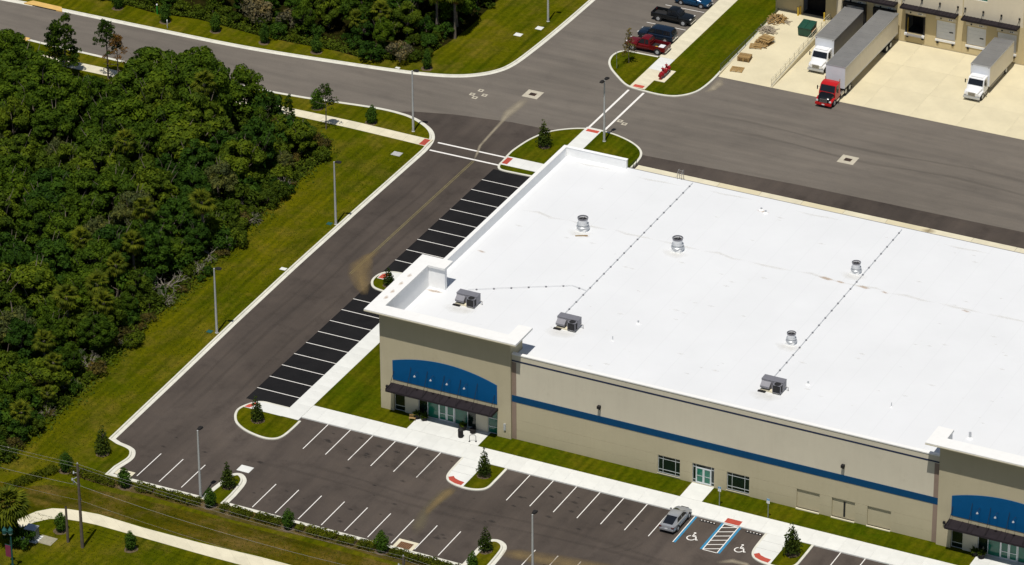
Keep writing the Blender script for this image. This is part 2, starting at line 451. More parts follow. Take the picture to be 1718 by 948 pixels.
skerb = (south + smooth_path(se_isl) + [(36.7, -22.6), (9.1, -22.5)] + smooth_path(sw_isl) + [(5.95, -22.6), (-4.9, -22.7)]
         + smooth_path(sw_cor) + west + smooth_path(nw) + far_w)
skerb = [p for i, p in enumerate(skerb) if i == 0 or (Vector(p)-Vector(skerb[i-1])).length > .02]
struct('kerb', sweep(skerb, GUT), KERB, tri=False)
struct('lawn', MB().prism(offset(skerb, .55) + [(-160, -160), (160, -160)], -.03, .12), LAWN)
ukerb = [(-160, 72.5), (-90, 73.1), (-79, 73.4), (-69.9, 73.85), (-56.7, 74)] + smooth_path([(-47.5, 74.15), (-41.6, 74.45), (-35.9, 75), (-31.1, 75.55), (-24.8, 76.35), (-20.1, 77.1), (-16.4, 78.1), (-13.7, 79.5), (-11.5, 81.7), (-10.3, 84.6), (-9.8, 90), (-9.5, 98.1), (-9.4, 106)]) + [(-9.4, 220)]
struct('kerb', sweep(ukerb, GUT), KERB, tri=False)
struct('lawn', MB().prism(offset(ukerb, .55) + [(-160, 220)], -.03, .12), LAWN)

# the lawn round the near building with its front and west strips, and the island at its north end
isl_n = smooth_path([(5.5, 58.2), (3.0, 58.1), (1.2, 58.1), (0.45, 58.5), (0.1, 59.4), (0.05, 60.6), (-0.1, 62.2), (-0.05, 64.0), (0.5, 67.2), (1.6, 69.8), (3.3, 71.5), (5.2, 72.6), (7.0, 72.95), (9.2, 72.8), (11.8, 71.9), (13.7, 70.6), (14.7, 69.0), (15.0, 66.9), (15.0, 65.2)], 5)
isl_n = list(reversed(isl_n))
struct('kerb', sweep(isl_n, ISL), KERB, tri=False)
struct('lawn', MB().prism(offset(isl_n, .2) + [(5.45, -3.6), (160, -3.6), (160, 2.6), (14.8, 2.6), (14.8, 65.2)], -.03, .12), TURF)

def arm_island(x):
    pts = [(27.1, -3.75), (27.12, -5.4), (27.2, -7.2), (27.5, -8.2), (28.1, -8.8), (29.2, -9.2), (30.6, -9.3), (31.8, -8.95), (32.5, -8.1), (32.6, -6.4), (32.6, -3.75)]
    pts = [(a-27.1+x, b) for a, b in pts]
    path = smooth_path(pts, 5)
    struct('kerb', sweep(path, ISL), KERB, tri=False)
    struct('planted_island', MB().prism(offset(path, .2) , -.03, .118), TURF)
    inner = offset(path, .18)
    cut = [p for p in inner if p[0] <= x+2.85]
    k = len(cut)-1; q = inner[k+1]; t = (x+2.85-cut[k][0])/(q[0]-cut[k][0])
    pad = cut + [(x+2.85, cut[k][1]+t*(q[1]-cut[k][1])), (x+2.85, -3.72)]
    w = struct('footpath', MB().prism(pad, -.02, .141), CONC)
    yj = -5.2
    for yj in (-5.2, -6.7):
        obj('joint', MB().box(x+.2, yj-.012, .1415, x+2.85, yj+.012, .1435), GUTTER, w)
    struct('tactile_pad', MB().prism([(x+.55, -8.0), (x+.95, -8.55), (x+1.7, -8.85), (x+2.55, -8.95), (x+2.6, -8.25), (x+1.9, -8.15), (x+1.35, -7.95), (x+1.0, -7.6)], .13, .152), REDPAD)
arm_island(27.1); arm_island(62.45)

isl_c = [(5.5, -2.45), (3.6, -2.45), (2.2, -2.5), (1.4, -2.95), (.8, -3.8), (.42, -4.8), (.45, -5.7), (.9, -6.8), (1.75, -7.9), (3.2, -8.8), (4.9, -9.3), (6.3, -9.4), (7.3, -9.0), (7.8, -8.1), (7.95, -6.5), (7.95, -4.5)]
cp = smooth_path(isl_c, 5)
struct('kerb', sweep(cp, ISL), KERB, tri=False)
struct('planted_island', MB().prism(offset(cp, .2) + [(5.5, -4.4)], -.03, .118), TURF)
struct('footpath', MB().prism([(5.5, -2.65), (2.3, -2.7), (1.6, -3.1), (1.0, -4.0), (.75, -4.5), (5.5, -4.5)], -.02, .141), CONC)
struct('tactile_pad', MB().prism([(1.05, -3.85), (1.5, -3.15), (2.15, -3.25), (1.75, -3.8), (1.45, -4.4), (.85, -4.45)], .13, .152), REDPAD)
isl_m = [(5.5, 25.1), (3.6, 25.15), (1.7, 25.3), (.7, 25.7), (.05, 26.6), (-.2, 27.6), (-.05, 28.8), (.6, 29.7), (1.8, 30.1), (3.6, 30.15), (5.5, 30.15)]
cp = list(reversed(smooth_path(isl_m, 5)))
struct('kerb', sweep(cp, ISL), KERB, tri=False)
struct('planted_island', MB().prism(offset(cp, .2), -.03, .118), TURF)
struct('footpath', MB().prism([(5.5, 27.75), (.25, 27.75), (.2, 28.6), (.75, 29.5), (1.9, 29.85), (5.5, 29.9)], -.02, .141), CONC)
struct('tactile_pad', MB().prism([(.3, 27.85), (1.0, 27.85), (1.05, 28.5), (1.4, 29.2), (.8, 29.4), (.4, 28.8)], .13, .152), REDPAD)
isl_u = [(5.1, 94.75), (2.6, 94.7), (.9, 94.65), (0, 94.1), (-.4, 93), (-.35, 91.8), (.1, 90.4), (1.1, 88.9), (2.8, 87.2), (4.4, 85.8), (5.7, 85.2), (7.6, 84.95), (9.6, 84.85), (11.4, 85.2), (12.7, 86.2), (13.55, 87.6), (13.9, 89.2), (14.05, 91.5), (14.0, 94)]
cp = smooth_path(isl_u, 5) + [(13.6, 112.4), (13.5, 150)]
struct('kerb', sweep(cp, ISL), KERB, tri=False)
struct('lawn', MB().prism(offset(cp, .2) + [(5.1, 150)], -.03, .12), TURF)

# footpaths
WALK = slabs('footpath', CONC, 5.42, -4.45, 7.55, 73.0, .142, 1, 50)
slabs('footpath', CONC, .25, 59.45, 5.40, 61.75, .142, 4, 1)
struct('tactile_pad', MB().box(.32, 59.75, .12, 1.05, 61.45, .155), REDPAD)
struct('tactile_pad', MB().box(5.75, 71.9, .12, 7.35, 72.55, .155), REDPAD)
slabs('footpath', CONC, 7.57, -3.72, 130, -.95, .142, 70, 1)
slabs('patio', CONC, 19.0, -.93, 27.6, 2.6, .142, 5, 2)
slabs('footpath', CONC, 51.43, -.93, 53.97, 2.3, .142, 1, 2)
slabs('patio', CONC, 83.8, -.93, 92.4, 2.6, .142, 5, 2)
slabs('footpath', CONC_Y, 5.35, 85.4, 7.45, 91.0, .142, 1, 4)
slabs('footpath', CONC, 5.35, 91.02, 7.35, 94.7, .142, 1, 3)
slabs('footpath', CONC_Y, 5.15, 94.72, 7.35, 128, .142, 1, 18)
struct('tactile_pad', MB().box(5.75, 85.55, .12, 7.1, 86.25, .155), REDPAD)
wl = resample([(-9.95, 61.7), (-12.9, 61.75), (-20.6, 62.0), (-28.6, 61.9), (-40, 61.6), (-56, 61.7), (-65, 61.6), (-110, 62)], 60)
wr = resample([(-9.95, 59.8), (-12.9, 59.95), (-20.6, 60.2), (-28.6, 60.2), (-40, 59.9), (-56, 59.9), (-65, 59.8), (-110, 60.2)], 60)
slabs_path('footpath', CONC_Y, wr, wl, .142)
struct('tactile_pad', MB().box(-11.0, 59.95, .13, -10.2, 61.55, .155), REDPAD)
sl = resample([(-9.4, -36.2), (-8.9, -34.8), (-8.5, -33.4), (-7.2, -31.8), (-5.1, -31.0), (-2, -30.6), (3.7, -30.9), (10.8, -30.9), (17, -30.6), (40, -30.6), (110, -30.6)], 70)
sr = resample([(-7.9, -36.4), (-7.3, -35.1), (-6.8, -34.2), (-6.1, -33.6), (-4.9, -33), (-2, -32.5), (4.5, -32.6), (11.8, -32.8), (17, -32.8), (40, -32.8), (110, -32.8)], 70)
slabs_path('footpath', CONC_Y, sr, sl, .142)
dr = smooth_path([(-30, -29), (-14, -29.5), (-9, -27.5), (-2, -26.2), (10, -26), (40, -26), (110, -26)], 6)
struct('dry_lawn', MB().prism(list(dr) + [(110, -30.4), (17, -30.4), (3.7, -30.7), (-2, -30.4), (-5.1, -30.8), (-7.4, -31.6), (-8.7, -33.4), (-9.6, -36), (-30, -40)], .0, .124), DRY)
struct('mulch_or_shade_bed', MB().prism(smooth_path([(-9.8, -23.9), (-5, -24.0), (6, -23.4), (10, -23.3), (30, -23.3), (60, -23.3), (110, -23.3)]) + list(reversed(smooth_path([(-9.8, -24.8), (-5, -25.3), (3, -25.2), (12, -25.5), (22, -25.1), (34, -25.5), (60, -25.2), (110, -25.4)]))), .0, .127), MULCH2)

# concrete aprons
slabs('concrete_apron', CONC_T, 21.45, 92.9, 150, 112.3, .016, 21, 3, gap=.012)
APN = struct('concrete_apron', MB().box(15.3, 48.2, -.05, 150, 66.7, -.014), CONC_T)
for i in range(25):
    for j in range(3):
        m = (CONC_Y, CONC_Y, CONC_T)[(i*7+j*3+i//3) % 3]
        obj('slab', MB().box(15.3+i*5.388+.015, 48.2+j*6.15+.015, -.014, 15.3+(i+1)*5.388-.015, 48.2+(j+1)*6.15-.015, .016), m, APN)
RA = struct('ramp', MB().add([(14.15, 92.9, -.05), (21.4, 92.9, -.05), (21.4, 112.38, -.05), (14.15, 112.38, -.05),
    (14.15, 92.9, .014), (21.4, 92.9, .014), (21.4, 109.5, 1.02), (14.15, 109.5, 1.02), (21.4, 112.38, 1.05), (14.15, 112.38, 1.05)],
    [(4, 5, 6, 7), (7, 6, 8, 9), (0, 1, 5, 4), (1, 2, 8, 6, 5), (0, 4, 7, 9, 3), (3, 9, 8, 2), (0, 3, 2, 1)]), CONC_T)

# painted markings: children of the lot they are painted on
def mark(name, mb, mat, parent=PARK): return obj(name, mb, mat, parent)
LW = .05
def vline(x, y0, y1, mat=PAINT, z=.009, w=LW): mark('stall_line', MB().box(x-w, y0, z-.004, x+w, y1, z), mat)
for i in range(9): mark('stall_line', MB().box(0, (8-i)*2.8-LW, .005, 5.4, (8-i)*2.8+LW, .013), PAINT)
for i in range(9): mark('stall_line', MB().box(0, 32.72+(8-i)*2.8-LW, .005, 5.4, 32.72+(8-i)*2.8+LW, .013), PAINT)
for i in range(6): vline(10.83+i*2.743, -9.38, -3.72)
for i in range(7): vline(35.22+i*2.743, -9.39, -3.72)
for i in range(12): vline(70.9+i*2.743, -9.39, -3.72)
for i in range(9): vline(11.77+i*2.743, -22.2, -17.03)
for i in range(3): vline(-2.4+i*2.72, -21.98, -16.85)
for i in range(14): vline(42.3+i*2.6, -22.2, -16.9)
for i in range(7): mark('stall_line', MB().box(-.6, 97.65+2.9*i-LW, .005, 4.9, 97.65+2.9*i+LW, .012), PAINT)
vline(54.42, -9.3, -3.75); vline(54.60, -9.3, -3.75, PAINTB, w=.12)
vline(57.62, -9.3, -3.75, PAINTB, w=.13); vline(57.81, -9.3, -3.75)
vline(59.42, -9.3, -3.75); vline(59.62, -9.3, -3.75, PAINTB, w=.13)
mark('stall_line', MB().box(57.86, -9.35, .005, 59.37, -9.25, .009), PAINT)
mark('stall_line', MB().box(57.86, -3.85, .005, 59.37, -3.75, .009), PAINT)
for i in range(6):
    y = -9.1+i*.92
    mark('hatch_line', MB().add([(57.86, y, .009), (57.86, y-.12, .009), (59.37, y+.62, .009), (59.37, y+.74, .009)], [(0, 1, 2, 3)]), PAINT)
struct('tactile_pad', MB().box(57.75, -3.66, .12, 59.45, -2.75, .155), REDPAD)
def wheelchair(cx, cy):
    mb = MB(); z = .009
    def stroke(p, w):
        l = offset(p, w/2); r = offset(p, -w/2)
        for i in range(len(p)-1): mb.add([(*l[i], z), (*r[i], z), (*r[i+1], z), (*l[i+1], z)], [(0, 1, 2, 3)])
    k = 1.15
    T = lambda q: [(cx+a*k, cy+b*k) for a, b in q]
    stroke(T([(-.12+.38*cos(t), -.28+.38*sin(t)) for t in [radians(a) for a in range(115, 375, 20)]]), .12)
    stroke(T([(-.12, .42), (-.10, .05), (.22, .05), (.42, -.42), (.58, -.36)]), .13)
    stroke(T([(-.11, .22), (.16, .22)]), .1)
    mb.add([(cx+k*(-.12+.12*cos(a)), cy+k*(.62+.12*sin(a)), z) for a in [2*pi*i/12 for i in range(12)]], [tuple(range(12))])
    mark('wheelchair_symbol', mb, PAINT)
wheelchair(55.95, -7.45); wheelchair(61.35, -7.45)
# crossings, centre line
for y in (61.55, 59.35): mark('crossing_line', MB().box(-9.2, y-.14, .005, .1, y+.14, .013), PAINT)
for x in (5.6, 7.65): mark('crossing_line', MB().box(x-.14, 72.9, .003, x+.14, 84.7, .012), PAINT)
for x in (-3.0, -3.22): mark('centre_line', MB().box(x-.06, 27.5, .003, x+.06, 59.0, .010), PAINTY)

def stainmat(name, col, amt, scale=.6):
    m, nt, bs = nodes_of(name)
    at = nt.nodes.new('ShaderNodeAttribute'); at.attribute_name = 'tone'
    n = noise(nt, scale, 6, .7)
    a = nt.nodes.new('ShaderNodeMath'); a.operation = 'MULTIPLY'; nt.links.new(at.outputs['Fac'], a.inputs[0])
    r = ramp(nt, n, [(.25, (.45, .45, .45)), (.6, (1, 1, 1))]); nt.links.new(r, a.inputs[1])
    b = nt.nodes.new('ShaderNodeMath'); b.operation = 'MULTIPLY'; b.inputs[1].default_value = amt; nt.links.new(a.outputs[0], b.inputs[0])
    bs.inputs['Base Color'].default_value = (*col, 1); bs.inputs['Roughness'].default_value = .95
    nt.links.new(b.outputs[0], bs.inputs['Alpha']); MATS[name] = m; return m
ST_Y = stainmat('silt_stain', (.225, .16, .07), .68); ST_W = stainmat('pale_stain', (.38, .33, .24), .75)
ST_D = stainmat('tyre_stain', (.04, .034, .03), .16, .35); ST_R = stainmat('rust_stain', (.40, .23, .09), .5, 1.5)
ST_G = stainmat('roof_dirt', (.58, .55, .47), .24, 1.0)
ST_O = stainmat('oil_stain', (.022, .02, .019), .5, 1.2)
ST_YG = stainmat('grey_silt', (.17, .145, .085), .5)
ST_YF = stainmat('faint_silt', (.20, .165, .09), .16)
def stain(pts, mat, z=.014, name='stain'):
    """a worn deposit: a strip along (x, y, half width) that thins to nothing at its edges"""
    v = []; f = []; tone = []
    P = [(p[0], p[1]) for p in pts]; k = 5
    lines = []
    for j in range(k):
        o = -1+2*j/(k-1); row = []
        for i, p in enumerate(P):
            a = P[max(0, i-1)]; b = P[min(len(P)-1, i+1)]
            dx, dy = b[0]-a[0], b[1]-a[1]; L = sqrt(dx*dx+dy*dy) or 1
            row.append((p[0]-dy/L*o*pts[i][2], p[1]+dx/L*o*pts[i][2], z))
        lines.append(row)
    n = len(P)
    for i in range(n):
        e = 0 if i in (0, n-1) else 1
        for j in range(k): v.append(lines[j][i]); tone.append(e*(1-abs(-1+2*j/(k-1)))**.6)
    for i in range(n-1):
        for j in range(k-1): a = i*k+j; f.append((a, a+k, a+k+1, a+1))
    mb = MB().add(v, f); me = mb.mesh(name, mat)
    at = me.attributes.new('tone', 'FLOAT', 'POINT'); at.data.foreach_set('value', tone)
    o = link(name, me); o['kind'] = 'structure'; return o
stain([(-2.6, 34.5, .35), (-3.2, 32, .8), (-3.0, 30, 1.5), (-2.1, 28, 1.6), (-1.0, 26.3, 1.3), (.0, 24.8, .8), (.7, 23.6, .5)], ST_Y)
stain([(-3.1, 59, .12), (-3.6, 61, .2), (-4.2, 63, .22), (-4.5, 67, .25), (-4.7, 70, .3), (-5.0, 72.5, .8), (-4.9, 75, .8), (-4.6, 77.4, .6)], ST_W)
stain([(29.3, -9.4, .5), (28.95, -10.6, .75), (28.8, -12.5, .6), (28.75, -14.5, .45), (28.9, -16, .3)], ST_Y)
stain([(29.3, -9.3, .9), (28.8, -11, 1.0), (28.6, -13.5, .85), (28.7, -15.8, .8), (29.2, -17.8, .9), (29.7, -19.8, .6)], ST_YG, .0125)
stain([(38.5, -19, .6), (41, -18.5, 1.2), (45, -18, 1.5), (50, -17.3, 1.4), (56, -16.2, .8)], ST_Y)
stain([(-2.6, 57, .1), (-3, 50, .3), (-3.1, 40, .35), (-3.1, 33, .4), (-3.0, 30, .3)], ST_YF, .0115)
for x0, y0, dx, n in ((50.3, -10.5, .25, 6), (51.7, -10.5, .25, 6)):
    stain([(x0+dx*i*.3-.1*i*i, y0-.7*i, .16) for i in range(n)], ST_D)
stain([(60, -11, .3), (61.5, -10, .5), (63, -10, .4), (64, -10.6, .3)], ST_W)
stain([(14.6, 93, .3), (15, 91, .8), (14.9, 89.4, .6), (14.4, 88, .2)], ST_W)
for p in ([(20, -4.5), (21, -6.5), (21.5, -8.6)], [(24, -5), (25, -7), (24.6, -9)], [(19.5, -8), (23, -8.6), (26, -9.3)], [(14, -7), (15, -8), (16.5, -8.2)]):
    stain([(p[0][0]-.3, p[0][1]+.3, .2), (*p[0], .7), (*p[1], .9), (*p[2], .5), (p[2][0]+.4, p[2][1]-.4, .2)], ST_D)
ro = random.Random(17)
for i in range(70):
    k = i % 4
    if k == 0: x, y = 10.83+2.743*(ro.randrange(6)+.5), ro.uniform(-8.8, -4.6)
    elif k == 1: x, y = 35.22+2.743*(ro.randrange(6)+.5), ro.uniform(-8.8, -4.6)
    elif k == 2: x, y = 11.77+2.743*(ro.randrange(9)-.5), ro.uniform(-21.5, -17.5)
    else: x, y = ro.uniform(-7, 50), ro.uniform(-16, -10)
    r = ro.uniform(.12, .4); x += ro.uniform(-.5, .5)
    stain([(x-1.5*r, y, .05), (x-.3*r, y+.2*r, r*.8), (x+.5*r, y, r*.7), (x+1.5*r, y-.1*r, .05)], ST_O, .0105)
for y, x0, x1 in ((82.5, 16, 70), (79.5, 20, 66), (-12.6, 8, 60), (-14.2, 4, 70)):
    stain([(x0+(x1-x0)*i/9, y+.5*sin(i*1.3), .35+.15*sin(i*2.1)) for i in range(10)], ST_D, .0115)
for x, y0, y1 in ((-6.6, -12, 56), (-4.9, -10, 56), (-1.6, -8, 52)):
    stain([(x+.25*sin(i*1.7), y0+(y1-y0)*i/9, .3+.1*sin(i*2.3)) for i in range(10)], ST_D, .0095)

# ------------------------------------------------------------------ buildings
def wall_x(mb, x0, x1, z0, z1, y, th, holes=(), grooves=(), g=.008):
    """a wall facing -Y from x0 to x1 with rectangular openings (x0,x1,z0,z1); grooves: heights of recessed joints"""
    xs = sorted({x0, x1, *[h[i] for h in holes for i in (0, 1) if x0 < h[i] < x1]})
    zs = sorted({z0, z1, *[h[i] for h in holes for i in (2, 3) if z0 < h[i] < z1], *[q for q in grooves if z0 < q < z1]})
    for i in range(len(xs)-1):
        for j in range(len(zs)-1):
            cx, cz = (xs[i]+xs[i+1])/2, (zs[j]+zs[j+1])/2
            if any(h[0] < cx < h[1] and h[2] < cz < h[3] for h in holes): continue
            a = zs[j]+(g if zs[j] in grooves else 0); b = zs[j+1]-(g if zs[j+1] in grooves else 0)
            mb.box(xs[i], y, a, xs[i+1], y+th, b)
            if zs[j] in grooves: mb.box(xs[i], y+.025, zs[j]-g, xs[i+1], y+th, zs[j]+g)
    return mb
def window(parent, x0, x1, z0, z1, y, xc, zc, glass=GLASS, fw=.055, name='window'):
    """an aluminium framed window: frame with bars, and every pane a piece of its own"""
    mb = MB(); xs = [x0]+list(xc)+[x1]; zs = [z0]+list(zc)+[z1]
    for i, x in enumerate(xs):
        h = fw if 0 < i < len(xs)-1 else fw
        mb.box(x-(h/2 if 0 < i < len(xs)-1 else (0 if i == 0 else h)), y, z0, x+(h/2 if 0 < i < len(xs)-1 else (h if i == 0 else 0)), y+.09, z1)
    for j, z in enumerate(zs):
        lo = z-(fw/2 if 0 < j < len(zs)-1 else (0 if j == 0 else fw)); hi = lo+fw
        mb.box(x0, y+.004, lo, x1, y+.086, hi)
    w = obj(name, mb, FRAME, parent, world=True)
    for i in range(len(xs)-1):
        for j in range(len(zs)-1):
            obj('pane', MB().box(xs[i]+.01, y+.04, zs[j]+.01, xs[i+1]-.01, y+.055, zs[j+1]-.01), glass[i] if isinstance(glass, list) else glass, None).parent = w
    return w
B = thing('warehouse', 'large beige warehouse with a flat white roof and blue arches over its corner entrances', 'building', (47, 25, 0))
def bp(name, mb, mat, **k): return obj(name, mb, mat, B, world=True, **k)
FY, TY = 2.2, 1.9
X1, X2, X3, X4 = 30.2, 79.2, 95.1, 140
win = [(47.43, 50.0, .34, 2.5), (51.43, 53.96, .145, 2.55), (55.43, 58.0, .33, 2.5)]
blind = [(63.42, 66.0, .24, 2.52), (67.4, 69.98, .22, 2.52), (71.38, 74.0, .22, 2.52)]
for a, b, hs in ((X1, X2, win+blind), (X3, X4, [])):
    bp('lower_wall', wall_x(MB(), a, b, -.1, 4.72, FY, .3, hs, (1.27, 2.53)), BEIGE)
    bp('upper_wall', MB().box(a, FY, 4.72, b, FY+.3, 10.5), BEIGE2)
    bp('blue_band', MB().box(a, FY-.035, 4.72, b, FY, 5.52), NAVY)
    bp('navy_line', MB().box(a, FY-.02, 9.69, b, FY, 9.87), NAVY2)
    bp('coping', MB().box(a, FY-.05, 10.5, b, FY+.42, 10.62), WHITE)
bp('pilaster', MB().box(X1, FY-.02, 0, X1+.52, FY, 4.72), TAUPE); bp('pilaster', MB().box(X1, FY-.02, 5.52, X1+.52, FY, 9.6), TAUPE)
bp('pilaster', MB().box(X2-.62, FY-.02, 0, X2, FY, 4.72), TAUPE); bp('pilaster', MB().box(X2-.62, FY-.02, 5.52, X2, FY, 9.6), TAUPE)
for h in blind:
    p = bp('blind_panel', MB().box(h[0], FY+.155, h[2], h[1], FY+.3, h[3]), BEIGE)
    q = obj('sill', MB().box(h[0]-.03, FY-.16, h[2]-.12, h[1]+.03, FY+.15, h[2]), CONC_Y); q.parent = p
    if h[0] == 67.4:
        obj('slot', MB().box(68.66, FY+.12, .42, 68.87, FY+.153, 2.27), BLACK).parent = p
def lites(w): return [w[0]+.56, w[1]-.56], [w[2]+.42, w[3]-.42]
for w in (win[0], win[2]):
    xc, zc = lites(w); window(B, w[0], w[1], w[2], w[3], FY+.12, xc, zc)
    bp('window_sill', MB().box(w[0]-.05, FY-.05, w[2]-.09, w[1]+.05, FY+.12, w[2]), CONC_Y)
d = win[1]
window(B, d[0], d[1], d[2], d[3], FY+.12, [d[0]+.38, d[1]-.38], [.55, 2.1], GLASS)
for x0 in (51.86, 52.72):
    dd = bp('door', MB().box(x0, FY+.06, .2, x0+.10, FY+.12, 2.1).box(x0+.74, FY+.06, .2, x0+.84, FY+.12, 2.1).box(x0+.1, FY+.063, .2, x0+.74, FY+.117, .4).box(x0+.1, FY+.063, 2.0, x0+.74, FY+.117, 2.1), FRAME)
    for z0, z1 in ((.4, 1.12), (1.16, 2.0)): obj('pane', MB().box(x0+.1, FY+.085, z0, x0+.74, FY+.1, z1), GLASSG).parent = dd
    obj('push_bar', MB().box(x0+.1, FY+.05, 1.12, x0+.74, FY+.1, 1.16), FRAME).parent = dd
for x in (40.58, 68.55):
    s = bp('wall_lamp', MB().box(x-.17, FY-.38, 6.55, x+.17, FY, 6.85).box(x-.06, FY-.12, 6.3, x+.06, FY, 6.55), DARKM)

# the two corner towers
def tower(x0, west):
    x1 = x0+15.9 if west is False else X1
    o = x0-14.4
    open_ = (15.98+o, 28.55+o, -.1, 3.35)
    bp('tower_wall', wall_x(MB(), x0, x1, -.1, 12.46, TY, .4, [open_]), BEIGE)
    # reveal behind the canopy: piers, dark side lights, green glazed entrance
    ry = TY+.28
    for a, b in ((17.25, 18.85), (25.9, 27.33)):
        bp('pier', MB().box(a+o, ry-.12, -.1, b+o, TY+.42, 3.35), BEIGE2)
    for a, b, xc, zc, gl in ((15.98, 17.25, [], [.75], GLASS), (27.33, 28.55, [], [.95, 2.0], GLASSG)):
        window(B, a+o, b+o, .15, 3.35, ry, [c+o for c in xc], zc, gl, .06, 'side_light')
    window(B, 18.85+o, 25.9+o, .15, 3.35, ry+.05, [19.95+o, 21.3+o, 23.25+o, 24.8+o], [2.45], [GLASS, GLASSG, GLASSG, GLASSG, GLASS], .08, 'glazed_entrance')  # outer panes dark, imitating the shade of open recesses
    for a in (21.36, 22.30):
        dd = bp('door', MB().box(a+o, ry-.03, .16, a+.10+o, ry+.05, 2.42).box(a+.80+o, ry-.03, .16, a+.90+o, ry+.05, 2.42).box(a+.1+o, ry-.027, .16, a+.8+o, ry+.047, .34).box(a+.1+o, ry-.027, 2.32, a+.8+o, ry+.047, 2.42), FRAME)
        obj('pane', MB().box(a+.1+o, ry, .34, a+.8+o, ry+.015, 2.32), GLASSG).parent = dd
        obj('push_bar', MB().box(a+.1+o, ry-.05, 1.05, a+.8+o, ry, 1.11), FRAME).parent = dd
    # arch panel
    cx = 22.22+o; xa, xb = 15.93+o, 28.57+o
    arc = [(xb-(xb-xa)*t/24, 6.42+1.08*(1-((t-12)/12)**2)) for t in range(25)]
    P = [(xa, 4.08), (xb, 4.08)] + arc
    f = [(p[0], TY-.05, p[1]) for p in P]; n = len(P)
    bk = [(p[0], TY, p[1]) for p in P]
    bp('arch_panel', MB().add(f+bk, [tuple(range(n))] + [(i, n+i, n+(i+1) % n, (i+1) % n) for i in range(n)]), BLUE, tri=True)
    # canopy with standing seams, hung on rods
    cn = bp('canopy', MB().box(15.8+o, .34, 3.26, 28.65+o, .42, 3.48).box(15.74+o, .42, 3.30, 15.82+o, TY, 3.60).box(28.6+o, .42, 3.30, 28.68+o, TY, 3.60).box(15.82+o, TY-.1, 3.42, 28.6+o, TY, 3.54), CANOPY)
    for k in range(9):
        a = 15.84+o+k*1.418
        pm = MB().add([(a, .40, 3.46), (a+1.39, .40, 3.46), (a+1.39, TY-.01, 3.60), (a, TY-.01, 3.60), (a, .40, 3.42), (a+1.39, .40, 3.42), (a+1.39, TY-.01, 3.56), (a, TY-.01, 3.56)],
                      [(0, 1, 2, 3), (7, 6, 5, 4), (0, 4, 5, 1), (1, 5, 6, 2), (2, 6, 7, 3), (3, 7, 4, 0)])
        pm.add([(a+1.36, .38, 3.46), (a+1.42, .38, 3.46), (a+1.42, TY, 3.60), (a+1.36, TY, 3.60), (a+1.36, .38, 3.51), (a+1.42, .38, 3.51), (a+1.42, TY, 3.65), (a+1.36, TY, 3.65)],
                      [(4, 5, 6, 7), (0, 1, 5, 4), (0, 4, 7, 3), (1, 2, 6, 5), (3, 7, 6, 2)])
        obj('canopy_panel', pm, CANOPY).parent = cn
    for x in (16.1, 18.2, 20.2, 22.25, 24.24, 26.24, 28.3):
        obj('hanger_rod', MB().tube([(x+o, TY-.03, 6.1 if 17 < x < 27.5 else 5.2), (x+o, .5, 3.50)], .025, 6), DARKM).parent = cn
    for x in (19.09, 21.04, 23.0, 25.09):
        lp = bp('gooseneck_lamp', MB().tube([(x+o, TY-.05, 5.55), (x+o, TY-.35, 5.95), (x+o, TY-.8, 5.95), (x+o, TY-.95, 5.75)], .02, 6), NAVY2)
        obj('lamp_shade', MB().lathe([(.04, 5.80), (.07, 5.76), (.14, 5.64), (.12, 5.62)], 12, Matrix.Translation((x+o, TY-.98, 0))), GALV).parent = lp
    return o
tower(14.4, True); tower(79.2, False)
bp('wall_box', MB().box(29.35, TY-.12, 1.1, 29.6, TY, 1.9), GALV)
bp('wall_box', MB().box(15.1, TY-.2, 2.9, 15.35, TY, 3.15), DARKM); bp('wall_box', MB().box(79.9, TY-.2, 2.9, 80.15, TY, 3.15), DARKM)

# side and rear walls, roof, parapets, cornices
bp('side_wall', MB().box(14.4, TY+.4, -.1, 14.8, 47.7, 11.0), BEIGE2)
bp('side_coping', MB().box(14.36, 14.6, 11.0, 14.84, 48.06, 11.06), WHITE)
bp('rear_wall', MB().box(14.8, 47.7, -.1, X4, 48.0, 9.55), BEIGE2)
bp('parapet', MB().box(14.84, 47.66, 9.9, 22.5, 48.0, 11.0).box(14.84, 47.62, 11.0, 22.54, 48.06, 11.06), PARW)
bp('parapet', MB().box(14.805, 13.3, 9.8, 14.84, 47.6, 10.99), PARW)
bp('roof', MB().box(14.8, FY+.3, 9.55, X4, 48.0, 9.9), ROOF)
bp('roof_edge', MB().box(22.5, 48.0, 9.72, X4, 48.12, 9.915), GUTTER)
bp('gutter', MB().box(30.5, 48.12, 9.5, X4, 48.3, 9.75), GUTTER)
def cornice(o, west):
    xl, xr = 13.2+o, 31.4+o
    mb = MB().box(xl, .7, 12.46, xr, 2.42, 12.7)
    if west:
        mb.box(xl, 2.42, 12.46, 14.92, 14.5, 12.7).box(14.92, 12.5, 12.46, 16.95, 14.5, 12.7)
        bp('return_wall', MB().box(14.405, TY+.4, 11.0, 14.8, 13.2, 12.46).box(14.8, 12.7, 9.85, 16.85, 13.2, 12.46), PARW)
        bp('return_wall', MB().box(14.805, TY+.45, 9.85, 14.84, 12.7, 12.46), PARW)
    else:
        mb.box(xl, 2.42, 12.46, 14.92+o, 4.35, 12.7)
        bp('return_wall', MB().box(14.4+o, TY+.4, 9.85, 14.8+o, 4.3, 12.46), PARW)
    mb.box(29.75+o, 2.42, 12.46, xr, 4.85, 12.7)
    bp('return_wall', MB().box(29.8+o, TY+.4, 9.85, 30.2+o, 4.8, 12.46), BEIGE)
    bp('cornice', mb, WHITE)
    bp('cornice_edge', MB().box(xl-.015, .68, 12.47, xr+.015, .70, 12.58), CONC_Y)
cornice(0, True); cornice(64.8, False)
lm = MB()
